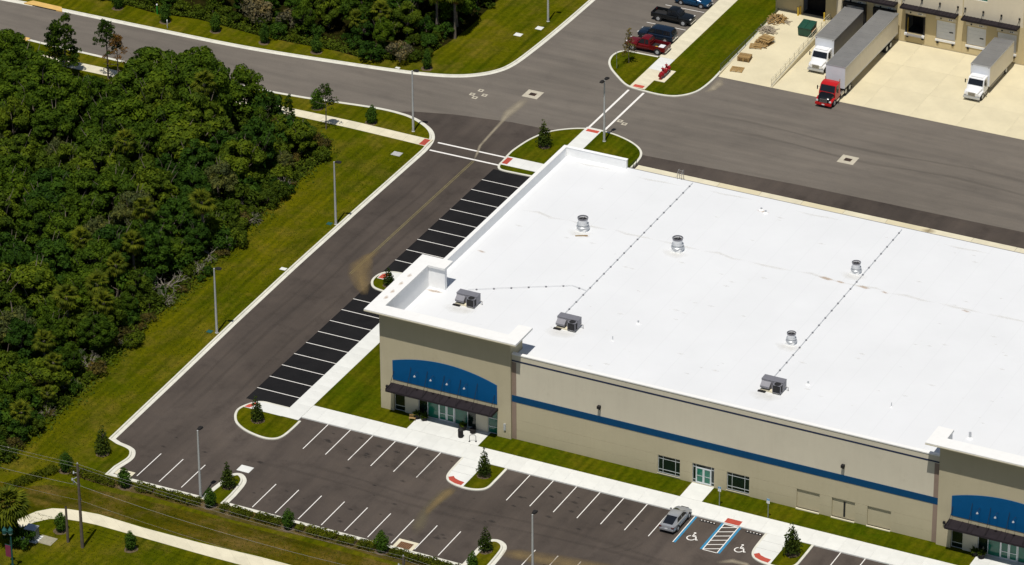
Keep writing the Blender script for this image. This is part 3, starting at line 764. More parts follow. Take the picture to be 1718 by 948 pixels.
for x in (28.85, 29.35): lm.tube([(x, 48.5, 0.2), (x, 48.5, 10.9), (x, 48.2, 11.0), (x, 47.9, 10.6), (x, 47.9, 9.9)], .03, 6)
for i in range(34): lm.tube([(28.85, 48.5, .5+i*.31), (29.35, 48.5, .5+i*.31)], .018, 5)
for z in (3.5, 5, 6.5, 8, 9.5): lm.tube([(28.85+.25-.33*cos(t), 48.5+.62*sin(t)*.9, z) for t in [pi*k/8 for k in range(9)]], .02, 5)
bp('roof_ladder', lm, GUTTER)

# ------------------------------------------------------------------ things on the roof
RZ = 9.9
def conduit(pts, step, label):
    t = thing('roof_conduit', label, 'pipe', (pts[0][0], pts[0][1], RZ), group='thin grey conduits laid across the white roof')
    loc = [(p[0]-pts[0][0], p[1]-pts[0][1], .13) for p in pts]
    obj('pipe', MB().tube(loc, .022, 6), GALV, t)
    me = MB().box(-.085, -.085, 0, .085, .085, .13).mesh('support_block', GREYM)
    for i in range(len(pts)-1):
        a, b = Vector(loc[i]), Vector(loc[i+1]); L = (b-a).length; n = int(L/step)
        for k in range(n):
            p = a.lerp(b, (k+.5)/n); link('support_block', me, t, (p.x, p.y, 0))
conduit([(30.9, 47.6), (31.03, 12.0)], 1.75, 'long grey conduit across the white roof on the left, ending at a rooftop unit')
conduit([(56.75, 47.4), (56.98, 9.6)], 1.75, 'long grey conduit across the white roof on the right, passing two fans')
conduit([(19.1, 13.8), (29.0, 19.6), (30.95, 19.2)], 1.7, 'short bent grey conduit from the corner rooftop unit to the left long conduit')

def rooftop_unit(x, y, label):
    t = thing('rooftop_unit', label, 'air conditioner', (x, y, RZ), group='grey air conditioning units on the white roof')
    obj('curb', MB().box(-1.15, -.6, 0, 1.15, .75, .16), CONC_Y, t)
    mb = MB().box(-1.2, -.1, .16, 1.25, .85, 1.15).box(-1.22, -.12, 1.15, 1.27, .87, 1.2)
    c = obj('cabinet', mb, GREYM, t)
    for x0 in (-.9, -.3): obj('access_panel', MB().box(x0, -.125, .3, x0+.52, -.1, 1.05), GREYM).parent = c
    # rain hood on the left half, condenser on the right half
    obj('intake_hood', MB().add([(-1.15, -.1, 1.0), (-.1, -.1, 1.0), (-.1, -.62, .62), (-1.15, -.62, .62), (-1.15, -.1, .35), (-.1, -.1, .35), (-.1, -.62, .40), (-1.15, -.62, .40)],
        [(0, 3, 2, 1), (3, 7, 6, 2), (0, 4, 7, 3), (1, 2, 6, 5), (4, 5, 6, 7)]), GREYM, t)
    cf = obj('condenser', MB().box(.3, -.75, .16, .36, -.69, 1.12).box(1.19, -.75, .16, 1.25, -.69, 1.12).box(.3, -.75, 1.06, 1.25, -.1, 1.12).box(.3, -.75, .16, 1.25, -.1, .22).box(1.19, -.16, .16, 1.25, -.1, 1.12), GREYM, t)
    obj('coil', MB().box(.33, -.72, .22, 1.22, -.12, 1.06), BLACK).parent = cf
    obj('fan_opening', MB().lathe([(.36, 1.121), (.36, 1.15), (.31, 1.15), (.31, 1.125), (.02, 1.124)], 20, c=(.78, -.42)), BLACK).parent = cf
    obj('gas_pipe', MB().tube([(1.27, .5, .45), (1.6, .5, .45), (1.6, .5, .02)], .04, 6), GUTTER, t)
    obj('drain_tray', MB().box(-1.3, -.95, .02, -.45, -.62, .10), DARKM, t)
    stain([(x-2.2, y-1.2, .5), (x-.8, y-1.5, 1.1), (x+.6, y-1.4, 1.0), (x+1.8, y-1.0, .4)], ST_G, RZ+.006)
    return t
rooftop_unit(20.4, 11.0, 'grey rooftop air conditioning unit inside the left corner parapet')
rooftop_unit(32.6, 11.0, 'grey rooftop air conditioning unit at the end of the left long conduit')
rooftop_unit(57.85, 8.2, 'grey rooftop air conditioning unit nearest the front edge at the right long conduit')

def exhaust_fan(x, y, label, small=False):
    t = thing('exhaust_fan', label, 'roof fan', (x, y, RZ), group='round exhaust fans on the white roof')
    k = .82 if small else 1
    t.scale = (k, k, k)
    obj('curb', MB().box(-.6, -.6, 0, .6, .6, .35), PARW, t)
    obj('skirt', MB().lathe([(.66, .36), (.74, .42), (.74, .5), (.62, .62), (.62, .72), (.68, .76), (.68, .84), (.5, .9)], 20), GALV, t, smooth=40)
    obj('wind_band', MB().tube_wall([(.52, .88), (.55, 1.2), (.60, 1.56), (.57, 1.56), (.53, 1.2), (.50, .9)], 24), TRKW, t, smooth=40)
    obj('rim', MB().tube_wall([(.605, 1.50), (.625, 1.52), (.625, 1.58), (.56, 1.58), (.56, 1.40), (.585, 1.40)], 24), GREYM, t, smooth=40)
    obj('dark_hole', MB().lathe([(.53, 1.30), (.53, 1.33), (.05, 1.34), (.04, 1.36)], 20), BLACK, t)  # black disc paints the darkness down the open fan top
    obj('bracket', MB().box(-.02, -.54, 1.40, .02, .54, 1.45), GREYM, t)
    stain([(x-1.6, y-.6, .3), (x-.5, y-1.0, .9), (x+.5, y-1.0, 1.0), (x+1.7, y-.6, .4)], ST_G, RZ+.006)
    return t
exhaust_fan(24.4, 32.0, 'round exhaust fan on the roof left of the long conduit, farthest left')
exhaust_fan(36.0, 32.2, 'round exhaust fan on the roof just right of the left long conduit')
exhaust_fan(55.9, 36.0, 'round exhaust fan beside the right conduit, the farther one from the front', True)
exhaust_fan(55.7, 18.3, 'round exhaust fan beside the right conduit, the nearer one to the front', True)
tag(obj('timber_length', MB().box(-.7, -.05, 0, .7, .05, .09), PALLET, None, (24.9, 30.6, RZ), .5), 'short length of timber lying on the roof beside the left fan', 'plank')
def roof_vent(x, y, h, r, label):
    t = thing('roof_vent', label, 'roof vent', (x, y, RZ), group='small vent pipes standing on the white roof')
    obj('pipe', MB().tube([(0, 0, 0), (0, 0, h)], r, 10), GALV, t)
    obj('flashing', MB().lathe([(r*2.6, 0), (r*2.4, .03), (r*1.1, .16)], 12), PARW, t)
roof_vent(80.2, 7.9, .7, .14, 'short vent pipe on the roof beside the right corner parapet')
roof_vent(39.1, 15.1, .35, .10, 'stubby vent pipe on the roof right of the second rooftop unit')
roof_vent(70.5, 10.3, .55, .05, 'thin vent pipe on the roof near the front edge far right')
roof_vent(38.2, 10.5, .55, .05, 'thin vent pipe on the roof right of the second rooftop unit near the front')
roof_vent(60.8, 10.9, .35, .10, 'stubby vent pipe on the roof right of the third rooftop unit')
roof_vent(40.6, 45.0, .3, .12, 'first rust-stained roof drain near the rear edge'); roof_vent(41.3, 44.6, .3, .12, 'second rust-stained roof drain near the rear edge, to the right')
rs = random.Random(8)
for i in range(14):
    x = 16+i*5.6; stain([(x, 33.4+rs.uniform(-.3, .3), .1), (x+2, 33.4+rs.uniform(-.3, .3), .3), (x+4, 33.3+rs.uniform(-.3, .3), .25), (x+5.6, 33.3, .1)], ST_G, RZ+.005)
for x, y, r, m in ((40.9, 44.8, .5, ST_R), (16.4, 22.5, .35, ST_R), (53.5, 33.3, .6, ST_R), (55.2, 33.2, .4, ST_R), (15.6, 12.0, .5, ST_R), (16.2, 12.1, .45, ST_R), (58, 33.2, .5, ST_R), (25.3, 30.8, .3, ST_R), (60.5, 33.1, .3, ST_R), (70, 33.0, .35, ST_R)):
    stain([(x-1.2*r*1.5, y, .1*r), (x-.5*r, y+.05, r*.6), (x+.5*r, y-.05, r*.6), (x+1.2*r*1.5, y, .1*r)], m, RZ+.008)
for i in range(90):
    x, y = rs.uniform(17, 88), rs.uniform(4, 46); r = rs.uniform(.08, .35)
    stain([(x-2*r, y, .02), (x, y+rs.uniform(-.2, .2)*r, r*.7), (x+2*r, y, .02)], ST_G, RZ+.0045)
for x0, y in ((16, 46.8), (24, 46.5), (33, 46.9), (44, 46.6), (62, 46.4)):
    stain([(x0, y, .1), (x0+2, y-.2, .25), (x0+4, y, .2), (x0+6, y, .1)], ST_G, RZ+.005)
for y in (4, 5.5, 7.5, 9.5): stain([(14.1, y-.5, .1), (14.2, y, .3), (14.1, y+.6, .1)], ST_R, 12.706)
# rust and dirt on the far edge of the rear apron
stain([(52, 66, .3), (53, 66, .8), (54, 66, .3)], ST_Y, .022)
t = thing('handrail', 'dark pipe handrail at the stair by the rear corner of the white roofed warehouse', 'railing', (15.3, 62.5, 0))
for i in range(5): obj('post', MB().tube([(0, i*.9, 0), (0, i*.9, 1.1)], .03, 6), DARKM, t)
for z in (.55, 1.1): obj('rail', MB().tube([(0, 0, z), (0, 3.6, z)], .03, 6), DARKM, t)

# ------------------------------------------------------------------ the far warehouse with its loading docks
D = thing('loading_dock_building', 'tan warehouse at the top with a row of loading docks under dark canopies', 'building', (60, 116, 0))
def dp(name, mb, mat, **k): return obj(name, mb, mat, D, world=True, **k)
DY = 112.4
doors = [23.2+4.1*i for i in range(22)]
holes = [(x, x+2.6, 1.32, 3.88) for x in doors]
ramp_hole = (17.25, 20.4, 1.0, 4.6)
dp('lower_wall', wall_x(MB(), 13.5, 160, -.1, 5.1, DY, .35, holes+[ramp_hole]), FARL)
hi_w = [(40.3+12.3*i, 42.2+12.3*i, 7.65, 9.2) for i in range(4)]
dp('upper_wall', wall_x(MB(), 13.5, 160, 5.1, 13.0, DY, .35, hi_w), FARW)
for w in hi_w: window(D, w[0], w[1], w[2], w[3], DY+.1, [(w[0]+w[1])/2], [], GLASSG)
dp('coping', MB().box(13.4, DY-.1, 13.0, 160, DY+.5, 13.2), WHITE)
dp('roof', MB().box(13.5, DY+.35, 12.0, 160, 180, 12.3), ROOF)
for x in (31.0-.28, 39.0, 47.1, 55.3): dp('downspout', MB().box(x-.05, DY-.05, 0, x+.05, DY, 13.0), FARL)
for k, x in enumerate(doors):
    seal = x < 31
    if k == 2:
        dp('dock_pit', MB().box(x, DY+2.5, 1.2, x+2.6, DY+2.6, 3.9).box(x, DY+.35, 1.2, x+2.6, DY+2.6, 1.28), DARKM)
        dp('dock_seal', MB().box(x-.02, DY-.12, 1.3, x+.18, DY, 3.9).box(x+2.42, DY-.12, 1.3, x+2.62, DY, 3.9), BLACK)
        dp('dock_leveller', MB().box(x+.2, DY-.5, 1.12, x+2.4, DY+.35, 1.24), GUTTER)
        dp('track', MB().box(x+.22, DY+.1, 1.3, x+.28, DY+.16, 3.4), YELB)
    else:
        dr_ = dp('dock_door', MB().box(x, DY+.16, 1.32, x+2.6, DY+.2, 3.88), BOXF if not seal else BOXD)
        for j in range(5): obj('door_panel', MB().box(x+.02, DY+.13, 1.34+j*.508, x+2.58, DY+.16, 1.34+j*.508+.495), BOXF).parent = dr_
        if not seal: obj('vision_slot', MB().box(x+1.75, DY+.10, 2.35, x+2.25, DY+.13, 2.5), BLACK).parent = dr_
    if seal:
        dp('dock_shelter', MB().box(x-.25, DY-.45, 1.2, x+.05, DY, 4.1).box(x+2.55, DY-.45, 1.2, x+2.85, DY, 4.1).box(x+.05, DY-.45, 3.75, x+2.55, DY, 4.1), BLACK)
    dp('sill_plate', MB().box(x-.05, DY-.09, 1.02, x+2.65, DY, 1.30) if k != 2 else MB().box(x-.05, DY-.09, 1.02, x+2.65, DY, 1.10), TRKW if k != 2 else GUTTER)
    for q in (x+.15, x+2.2): dp('dock_bumper', MB().box(q, DY-.14, .72, q+.28, DY, 1.02), BLACK)
    if k == 2:
        for q in (x-.05, x+2.3): dp('dock_bumper', MB().box(q, DY-.35, 1.1, q+.35, DY-.1, 1.4), TRKW)
    ln = dp('lintel_board', MB().box(x-.1, DY-.03, 4.02, x+2.7, DY, 4.42), FARW)
    obj('lamp', MB().box(x+.55, DY-.14, 4.15, x+.7, DY-.03, 4.3), DARKM).parent = ln
    obj('sign_plate', MB().box(x+1.6, DY-.05, 4.12, x+2.25, DY-.03, 4.32), TRKW).parent = ln
    for q in (x+1.68, x+1.92): obj('number', MB().box(q, DY-.054, 4.15, q+.16, DY-.05, 4.29), BLACK).parent = ln
def dcanopy(x0, x1, proj=1.25, z=5.2):
    c = dp('dock_canopy', MB().box(x0, DY-proj, z-.12, x1, DY-proj+.07, z+.14).box(x0, DY-proj+.07, z-.1, x0+.07, DY, z+.14).box(x1-.07, DY-proj+.07, z-.1, x1, DY, z+.14).box(x0+.07, DY-proj+.07, z, x1-.07, DY, z+.06), CANOPY)
    n = max(2, int((x1-x0)/.45))
    for i in range(1, n): obj('rib', MB().box(x0+(x1-x0)*i/n-.02, DY-proj+.08, z+.06, x0+(x1-x0)*i/n+.02, DY-.01, z+.11), CANOPY).parent = c
    k = max(2, round((x1-x0)/2.35))
    for i in range(k+1):
        x = x0+.12+(x1-x0-.24)*i/k
        obj('tie_rod', MB().tube([(x, DY-.1, z+1.05), (x, DY-proj+.12, z+.12)], .032, 6), DARKM).parent = c
        obj('rod_plate', MB().lathe([(.02, -.14), (.13, -.1), (.13, .1), (.02, .14)], 8, Matrix.Translation((x, DY-.09, z+1.05))), DARKM).parent = c
dcanopy(13.6, 22.2, 1.9); dcanopy(22.7, 30.25); dcanopy(30.95, 38.45); dcanopy(39.2, 46.68)
for i in range(4, 12): dcanopy(22.7+8.2*i-.1, 22.7+8.2*i+7.4)
dp('ramp_door', MB().box(17.25, DY+1.6, .9, 20.4, DY+1.7, 4.6).box(17.25, DY+.35, .9, 20.4, DY+1.6, 1.04), DARKM)
for i in range(5): dp('door_slat', MB().box(17.27, DY+.25, 3.6+i*.2, 20.38, DY+.3, 3.78+i*.2), GUTTER)
dp('pier', MB().box(21.9, DY-.06, 0, 22.75, DY, 5.0), FARW)
for i, x in enumerate((16.95, 20.62, 17.1)):
    y = (111.6, 111.5, 112.0)[i]
    t = thing('bollard', ('yellow steel bollard left of the ramp door, the nearer one', 'yellow steel bollard right of the ramp door', 'yellow steel bollard left of the ramp door, against the wall')[i], 'bollard', (x, y, 1.04), group='yellow bollards guarding the ramp door')
    obj('post', MB().tube([(0, 0, -.1), (0, 0, 1.15)], .11, 10), YELB, t); obj('cap', MB().lathe([(.11, 1.15), (.08, 1.2), (.01, 1.22)], 10), YELB, t)
t = thing('bollard', 'yellow steel bollard on the tan apron at the right edge of the photo', 'bollard', (50.1, 108.8, 0)); obj('post', MB().tube([(0, 0, 0), (0, 0, 1.2)], .12, 10), YELB, t)

# ramp railing
t = thing('ramp_railing', 'cream pipe railing along the open edge of the loading ramp', 'railing', (21.25, 93.0, 0))
RZf = lambda y: .014+max(0, min(1, (y-92.9)/16.6))*1.01
for i in range(14):
    y = 93.1+i*1.45; obj('post', MB().tube([(0, y-93, RZf(y)), (0, y-93, RZf(y)+1.1)], .03, 6), CONC_Y, t)
for h in (.4, .75, 1.1): obj('rail', MB().tube([(0, .1, RZf(93.1)+h), (0, 16.5, RZf(109.5)+h), (0, 18.95, RZf(112)+h)], .027, 6), CONC_Y, t)
obj('kerb_wall', MB().add([(-.1, 0, 0), (.1, 0, 0), (.1, 19.35, 0), (-.1, 19.35, 0), (-.1, 0, .12), (.1, 0, .12), (.1, 16.5, 1.14), (-.1, 16.5, 1.14), (.1, 19.35, 1.16), (-.1, 19.35, 1.16)], [(4, 5, 6, 7), (7, 6, 8, 9), (0, 1, 5, 4), (1, 2, 8, 6, 5), (0, 4, 7, 9, 3), (2, 3, 9, 8)]), CONC_Y, t)
t = thing('lawn_fence', 'dark green railing fence between the mown lawn and the loading ramp', 'fence', (13.95, 94.0, 0))
FENG = plain('fence_green', (.05, .075, .05), .6)
for i in range(8): obj('post', MB().tube([(0, i*2.6, 0), (0, i*2.6, 1.25)], .035, 6), FENG, t)
for z in (.3, 1.2): obj('rail', MB().tube([(0, 0, z), (0, 18.2, z)], .03, 6), FENG, t)
pk = MB()
for i in range(120): pk.box(-.008, .1+i*.15, .3, .008, .1+i*.15+.016, 1.2)
tag(obj('pickets', pk, FENG, t), None, None, kind='stuff')
struct('retaining_kerb', MB().box(14.02, 93.4, -.05, 14.16, 112.3, .34), CONC_Y)

# pallets, timber heaps, dumpster on the ramp
rp = random.Random(5)
def pallet(x, y, rz, n, label, grey=False, loose=0):
    z0 = RZf(y); m = PALLETG if grey else PALLET
    t = thing('pallet_stack' if n > 1 else 'pallet', label, 'pallets' if n > 1 else 'pallet', (x, y, z0), rz); t.scale = (1.35, 1.35, 1.1)
    bd = MB().box(-.6, -.05, 0, .6, .05, .022).mesh('board', m); br = MB().box(-.05, -.5, 0, .05, .5, .09).mesh('bearer', m)
    for k in range(n):
        a, dx, dy = rp.uniform(-.12, .12)*loose, rp.uniform(-.2, .2)*loose, rp.uniform(-.2, .2)*loose
        for bx in (-.5, 0, .5): o = link('bearer', br, t, (bx+dx, dy, k*.135), a)
        for j in range(7): o = link('board', bd, t, (dx, -.45+j*.15+dy, k*.135+.09), a)
    return t
pallet(15.6, 95.4, .15, 1, 'single pale wooden pallet lying nearest the foot of the ramp')
pallet(15.4, 98.2, .1, 4, 'neat low stack of brown wooden pallets, second from the foot of the ramp')
pallet(15.6, 102.0, .25, 2, 'untidy stack of brown pallets with planks across it, front half', loose=1)
pallet(16.1, 103.3, -.3, 5, 'untidy taller stack of brown pallets behind the one with planks', loose=1)
def heap(x, y, n, r, h, mat, label):
    t = thing('timber_heap', label, 'wood pile', (x, y, RZf(y)))
    me = [MB().box(-.55, -.05, -.02, .55, .05, .02).mesh('board', mat), MB().box(-.4, -.04, -.035, .4, .04, .035).mesh('board', mat)]
    for i in range(n):
        q = sqrt(rp.random())*r; a = rp.uniform(0, 2*pi)
        o = link('board', rp.choice(me), t, (q*cos(a), q*sin(a)*1.2, .06+h*(1-q/r)*rp.uniform(.3, 1)))
        o.rotation_euler = (rp.uniform(-.35, .35), rp.uniform(-.35, .35), rp.uniform(0, pi))
heap(15.0, 109.2, 90, 1.15, 1.0, PALLET, 'tall heap of broken brown pallet boards by the wall at the top of the ramp')
heap(15.0, 106.1, 60, 1.1, .5, PALLETG, 'low heap of grey weathered boards between the two brown wood piles')
heap(15.9, 102.6, 10, .9, .9, PALLET, 'loose planks thrown across the untidy pallet stack')
heap(16.7, 109.0, 5, .5, .1, PALLETG, 'few loose boards beside the tall wood heap')
t = thing('dumpster', 'dark green lidded dumpster standing on the ramp by the railing', 'dumpster', (20.0, 107.4, RZf(107.4)-.03)); t.scale = (.9, .9, .92)
dm = MB().add([(-.95, -1.0, .15), (.95, -1.0, .15), (.95, 1.0, .15), (-.95, 1.0, .15), (-1.0, -1.1, 1.25), (1.0, -1.1, 1.25), (1.0, 1.1, 1.55), (-1.0, 1.1, 1.55)], [(0, 3, 2, 1), (0, 1, 5, 4), (1, 2, 6, 5), (2, 3, 7, 6), (3, 0, 4, 7), (4, 5, 6, 7)])
obj('body', dm, DUMPG, t)
for x0 in (-1.03, .02): obj('lid', MB().add([(x0, -1.15, 1.27), (x0+1.01, -1.15, 1.27), (x0+1.01, 1.12, 1.58), (x0, 1.12, 1.58), (x0, -1.15, 1.34), (x0+1.01, -1.15, 1.34), (x0+1.01, 1.12, 1.66), (x0, 1.12, 1.66)], [(4, 5, 6, 7), (0, 1, 5, 4), (1, 2, 6, 5), (2, 3, 7, 6), (3, 0, 4, 7)]), DUMPG, t)
for y in (-.7, -.1, .5): obj('stiffener', MB().box(.96, y-.05, .2, 1.03, y+.05, 1.25), DUMPG, t)
obj('side_sleeve', MB().box(1.0, -.8, .7, 1.12, .8, .9), RUST, t)
for sx in (-.8, .8):
    for sy in (-.85, .85): obj('caster', MB().tube([(sx-.05, sy, .08), (sx+.05, sy, .08)], .09, 10), BLACK, t)

# ------------------------------------------------------------------ vehicles (built facing +X, wheels on z = 0)
def wheel(parent, x, y, r, w, rim=GALV, name='wheel'):
    t = obj(name, MB().tube([(x, y-w/2, r), (x, y-w/2+.03, r), (x, y+w/2-.03, r), (x, y+w/2, r)], [r*.92, r, r, r*.92], 18), BLACK, parent, smooth=40)
    s = 1 if y > 0 else -1
    obj('rim', MB().tube([(x, y+s*(w/2-.02), r), (x, y+s*(w/2+.012), r)], [r*.62, r*.58], 14), rim).parent = t
    return t
def ring(x, hw, zl, zh, shoulder=.82, tuck=.93):
    """one cross-section of a car body"""
    zm = zl+(zh-zl)*.55
    h = [(hw*tuck, zl), (hw*.99, zl+(zh-zl)*.2), (hw, zm), (hw*.975, zl+(zh-zl)*.85), (hw*shoulder, zh), (hw*.4, zh+.015)]
    return [(x, -y, z) for y, z in h] + [(x, y, z) for y, z in reversed(h)]
def ring2(x, hb, ht, zb, zt):
    """one cross-section of a cabin"""
    h = [(hb, zb), (hb*.6+ht*.4, zb+(zt-zb)*.42), (ht, zt-.05), (ht*.88, zt), (ht*.4, zt+.02)]
    return [(x, -y, z) for y, z in h] + [(x, y, z) for y, z in reversed(h)]
def glass_side(x0b, x1b, x0t, x1t, yb, yt, zb, zt):
    mb = MB()
    return mb.add([(x0b, yb, zb), (x1b, yb, zb), (x1t, yt, zt), (x0t, yt, zt)], [(0, 1, 2, 3)] if yb < 0 else [(3, 2, 1, 0)])
def passenger_car(label, cat, loc, rz, paint, style='sedan', group=None):
    t = thing({'sedan': 'sedan', 'suv': 'sport_utility_vehicle', 'pickup': 'pickup_truck'}[style], label, cat, loc, rz, group)
    if style == 'sedan':
        Lf, Lr, hw = 2.36, -2.40, .92
        st = [(Lr, .70, .42, .78), (Lr+.06, .80, .34, .95), (Lr+.35, .88, .26, 1.02), (-1.35, .92, .24, .98), (0, .92, .24, .95), (1.0, .92, .24, .93), (1.75, .90, .25, .84), (2.15, .84, .28, .72), (Lf-.04, .74, .34, .62), (Lf, .60, .40, .54)]
        cb = [(-2.2, .76, .56, .98, 1.0), (-1.15, .80, .58, .96, 1.25), (-.6, .82, .60, .95, 1.36), (.05, .82, .61, .94, 1.38), (.45, .81, .59, .93, 1.32), (1.35, .76, .58, .90, .93)]
        wx, wr, ww = (1.42, -1.42), .33, .22
    elif style == 'suv':
        Lf, Lr, hw = 2.45, -2.45, .98
        st = [(Lr, .80, .50, 1.02), (Lr+.05, .92, .42, 1.12), (Lr+.4, .97, .36, 1.14), (0, .98, .34, 1.12), (1.0, .98, .34, 1.10), (1.5, .97, .36, 1.06), (2.2, .93, .38, .98), (Lf-.05, .86, .42, .88), (Lf, .74, .48, .8)]
        cb = [(-2.40, .84, .66, 1.12, 1.16), (-2.15, .86, .70, 1.12, 1.70), (-1.0, .88, .72, 1.11, 1.80), (.2, .88, .72, 1.10, 1.80), (.55, .87, .70, 1.10, 1.72), (1.25, .82, .68, 1.08, 1.10)]
        wx, wr, ww = (1.5, -1.45), .38, .26
    else:
        Lf, Lr, hw = 2.75, -2.80, .99
        st = [(-.62, .97, .48, 1.10), (0, .99, .42, 1.10), (1.0, .99, .42, 1.10), (1.5, .99, .44, 1.08), (2.3, .96, .46, 1.04), (Lf-.06, .90, .48, .98), (Lf, .80, .52, .9)]
        cb = [(-.62, .86, .70, 1.08, 1.60), (-.45, .88, .74, 1.10, 1.82), (.0, .88, .74, 1.10, 1.87), (.45, .88, .72, 1.10, 1.84), (.62, .87, .70, 1.09, 1.76), (1.35, .82, .68, 1.06, 1.10)]
        wx, wr, ww = (1.75, -1.75), .40, .27
    obj('body', MB().loft([ring(*s) for s in st]), paint, t, smooth=38)
    cab = obj('cabin', MB().loft([ring2(*s) for s in cb]), paint, t, smooth=38)
    # glazing laid 6 mm proud of the cabin shell
    r0, r1, f1, f0 = cb[0], cb[1], cb[-2], cb[-1]
    e = .012
    n = lambda a, b: (b[4]-a[4], -(b[0]-a[0]))
    def screen(a, b, name, ta=.12, tb=.92):
        dx, dz = b[0]-a[0], b[4]-a[4]; L = sqrt(dx*dx+dz*dz); nx, nz = (-dz/L, dx/L) if a[0] < b[0] else (dz/L, -dx/L)
        P = []
        for u in (ta, tb):
            x = a[0]+dx*u+nx*.022; z = a[4]+dz*u+nz*.022+.008; w = (a[2]+(b[2]-a[2])*u)*.95
            P.append((x, w, z))
        (xa, wa, za), (xb, wb, zb) = P
        obj(name, MB().add([(xa, -wa, za), (xa, wa, za), (xb, wb, zb), (xb, -wb, zb)], [(0, 1, 2, 3)]), GLASSC).parent = cab
    screen(f0, f1, 'windscreen'); screen(r0, r1, 'rear_window', .1 if style == 'sedan' else .3, 1.0 if style == 'sedan' else .93)
    if style == 'sedan': screen(r1, cb[2], 'rear_window', .0, .55)
    xs = {'sedan': [(-1.35, -.28, -1.0, -.26), (-.20, .95, -.18, .38)], 'suv': [(-2.15, -1.15, -2.0, -1.12), (-1.05, -.1, -1.03, -.1), (0, 1.0, 0, .5)], 'pickup': [(-.48, .0, -.42, .0), (.1, 1.05, .1, .52)]}[style]
    zb = cb[2][3]; zt = cb[2][4]
    for s in (-1, 1):
        for a, b, c, d_ in xs:
            u0, u1 = .14, .86; hb, ht = cb[2][1], cb[2][2]
            yb = hb+(ht-hb)*u0+.03; yt = hb+(ht-hb)*u1+.03
            obj('side_window', glass_side(a, b, c, d_, s*yb, s*yt, zb+(zt-zb)*u0, zb+(zt-zb)*u1), GLASSC).parent = cab
        obj('mirror', MB().box(.72 if style == 'sedan' else .9, s*(hw+.02)-.09, zb+.02, .9 if style == 'sedan' else 1.05, s*(hw+.02)+.09, zb+.18), paint, t)
        fx = st[-1][0]; zl = st[-2][3]
        obj('headlight', MB().box(fx-.22, s*.62-.17, zl-.12, fx-.03, s*.62+.17, zl+.02), LAMPC, t)
        rx = Lr
        rz_ = .82 if style == 'sedan' else .95
        obj('tail_light', MB().box(rx-.02, s*.70-.14, rz_-.1, rx+.14, s*.70+.14, rz_+.06), TAILR, t)
        for x in wx:
            wheel(t, x, s*(hw-ww/2+.01), wr, ww)
            # dark wheel arch
            obj('wheel_arch', MB().tube([(x, s*(hw-.10), wr+.02), (x, s*(hw+.004), wr+.02)], wr+.07, 18), BLACK, t)
    obj('bumper', MB().box(Lr-.05, -.78, .42, Lr+.12, .78, .62), paint if style == 'sedan' else CHROME, t)
    obj('bumper', MB().box(Lf-.14, -.76, .36, Lf+.03, .76, .52), paint if style == 'sedan' else CHROME, t)
    obj('grille', MB().box(Lf-.1, -.42, .52, Lf+.015, .42, .68), BLACK, t)
    obj('number_plate', MB().box(Lr-.065, -.16, .60, Lr-.045, .16, .72), TRKW, t)
    if style == 'pickup':
        b = obj('bed', MB().box(Lr+.02, -.97, .55, -.60, -.86, 1.12).box(Lr+.02, .86, .55, -.60, .97, 1.12).box(Lr+.02, -.86, .55, -.60, .86, .66).box(-.66, -.86, .66, -.60, .86, 1.10), paint, t)
        obj('bed_liner', MB().box(Lr+.10, -.855, .662, -.665, .855, .70), BLACK).parent = b
        obj('tailgate', MB().box(Lr, -.86, .58, Lr+.08, .86, 1.11), paint).parent = b
    return t
KSED = passenger_car('silver grey sedan parked nose-in beside the blue-edged accessible bay', 'car', (53.15, -5.75, 0), pi/2, SILV)
passenger_car('dark red pickup truck with an open bed, parked beside the upper island', 'pickup', (2.9, 96.2, 0), pi, CARR, 'pickup')
tag(obj('cargo_box', MB().box(-.35, -.5, 0, .35, .4, .32), TRKW, None, (5.0, 96.0, .70)), 'white box lying in the bed of the red pickup', 'box')
tag(obj('cargo_bag', MB().lathe([(.22, 0), (.28, .08), (.2, .2), (.05, .24)], 10), YELB, None, (4.3, 95.75, .70)), 'yellow bag lying in the bed of the red pickup', 'bag')
passenger_car('dark navy sport utility vehicle parked between the red pickup and an empty bay', 'car', (2.7, 99.6, 0), pi, CARN, 'suv')
passenger_car('black pickup truck parked nose to the footpath, third up the upper row', 'pickup', (2.35, 105.3, 0), 0, CARK, 'pickup')
passenger_car('bright blue car cut by the top edge of the photo', 'car', (2.6, 111.0, 0), 0, CARB)

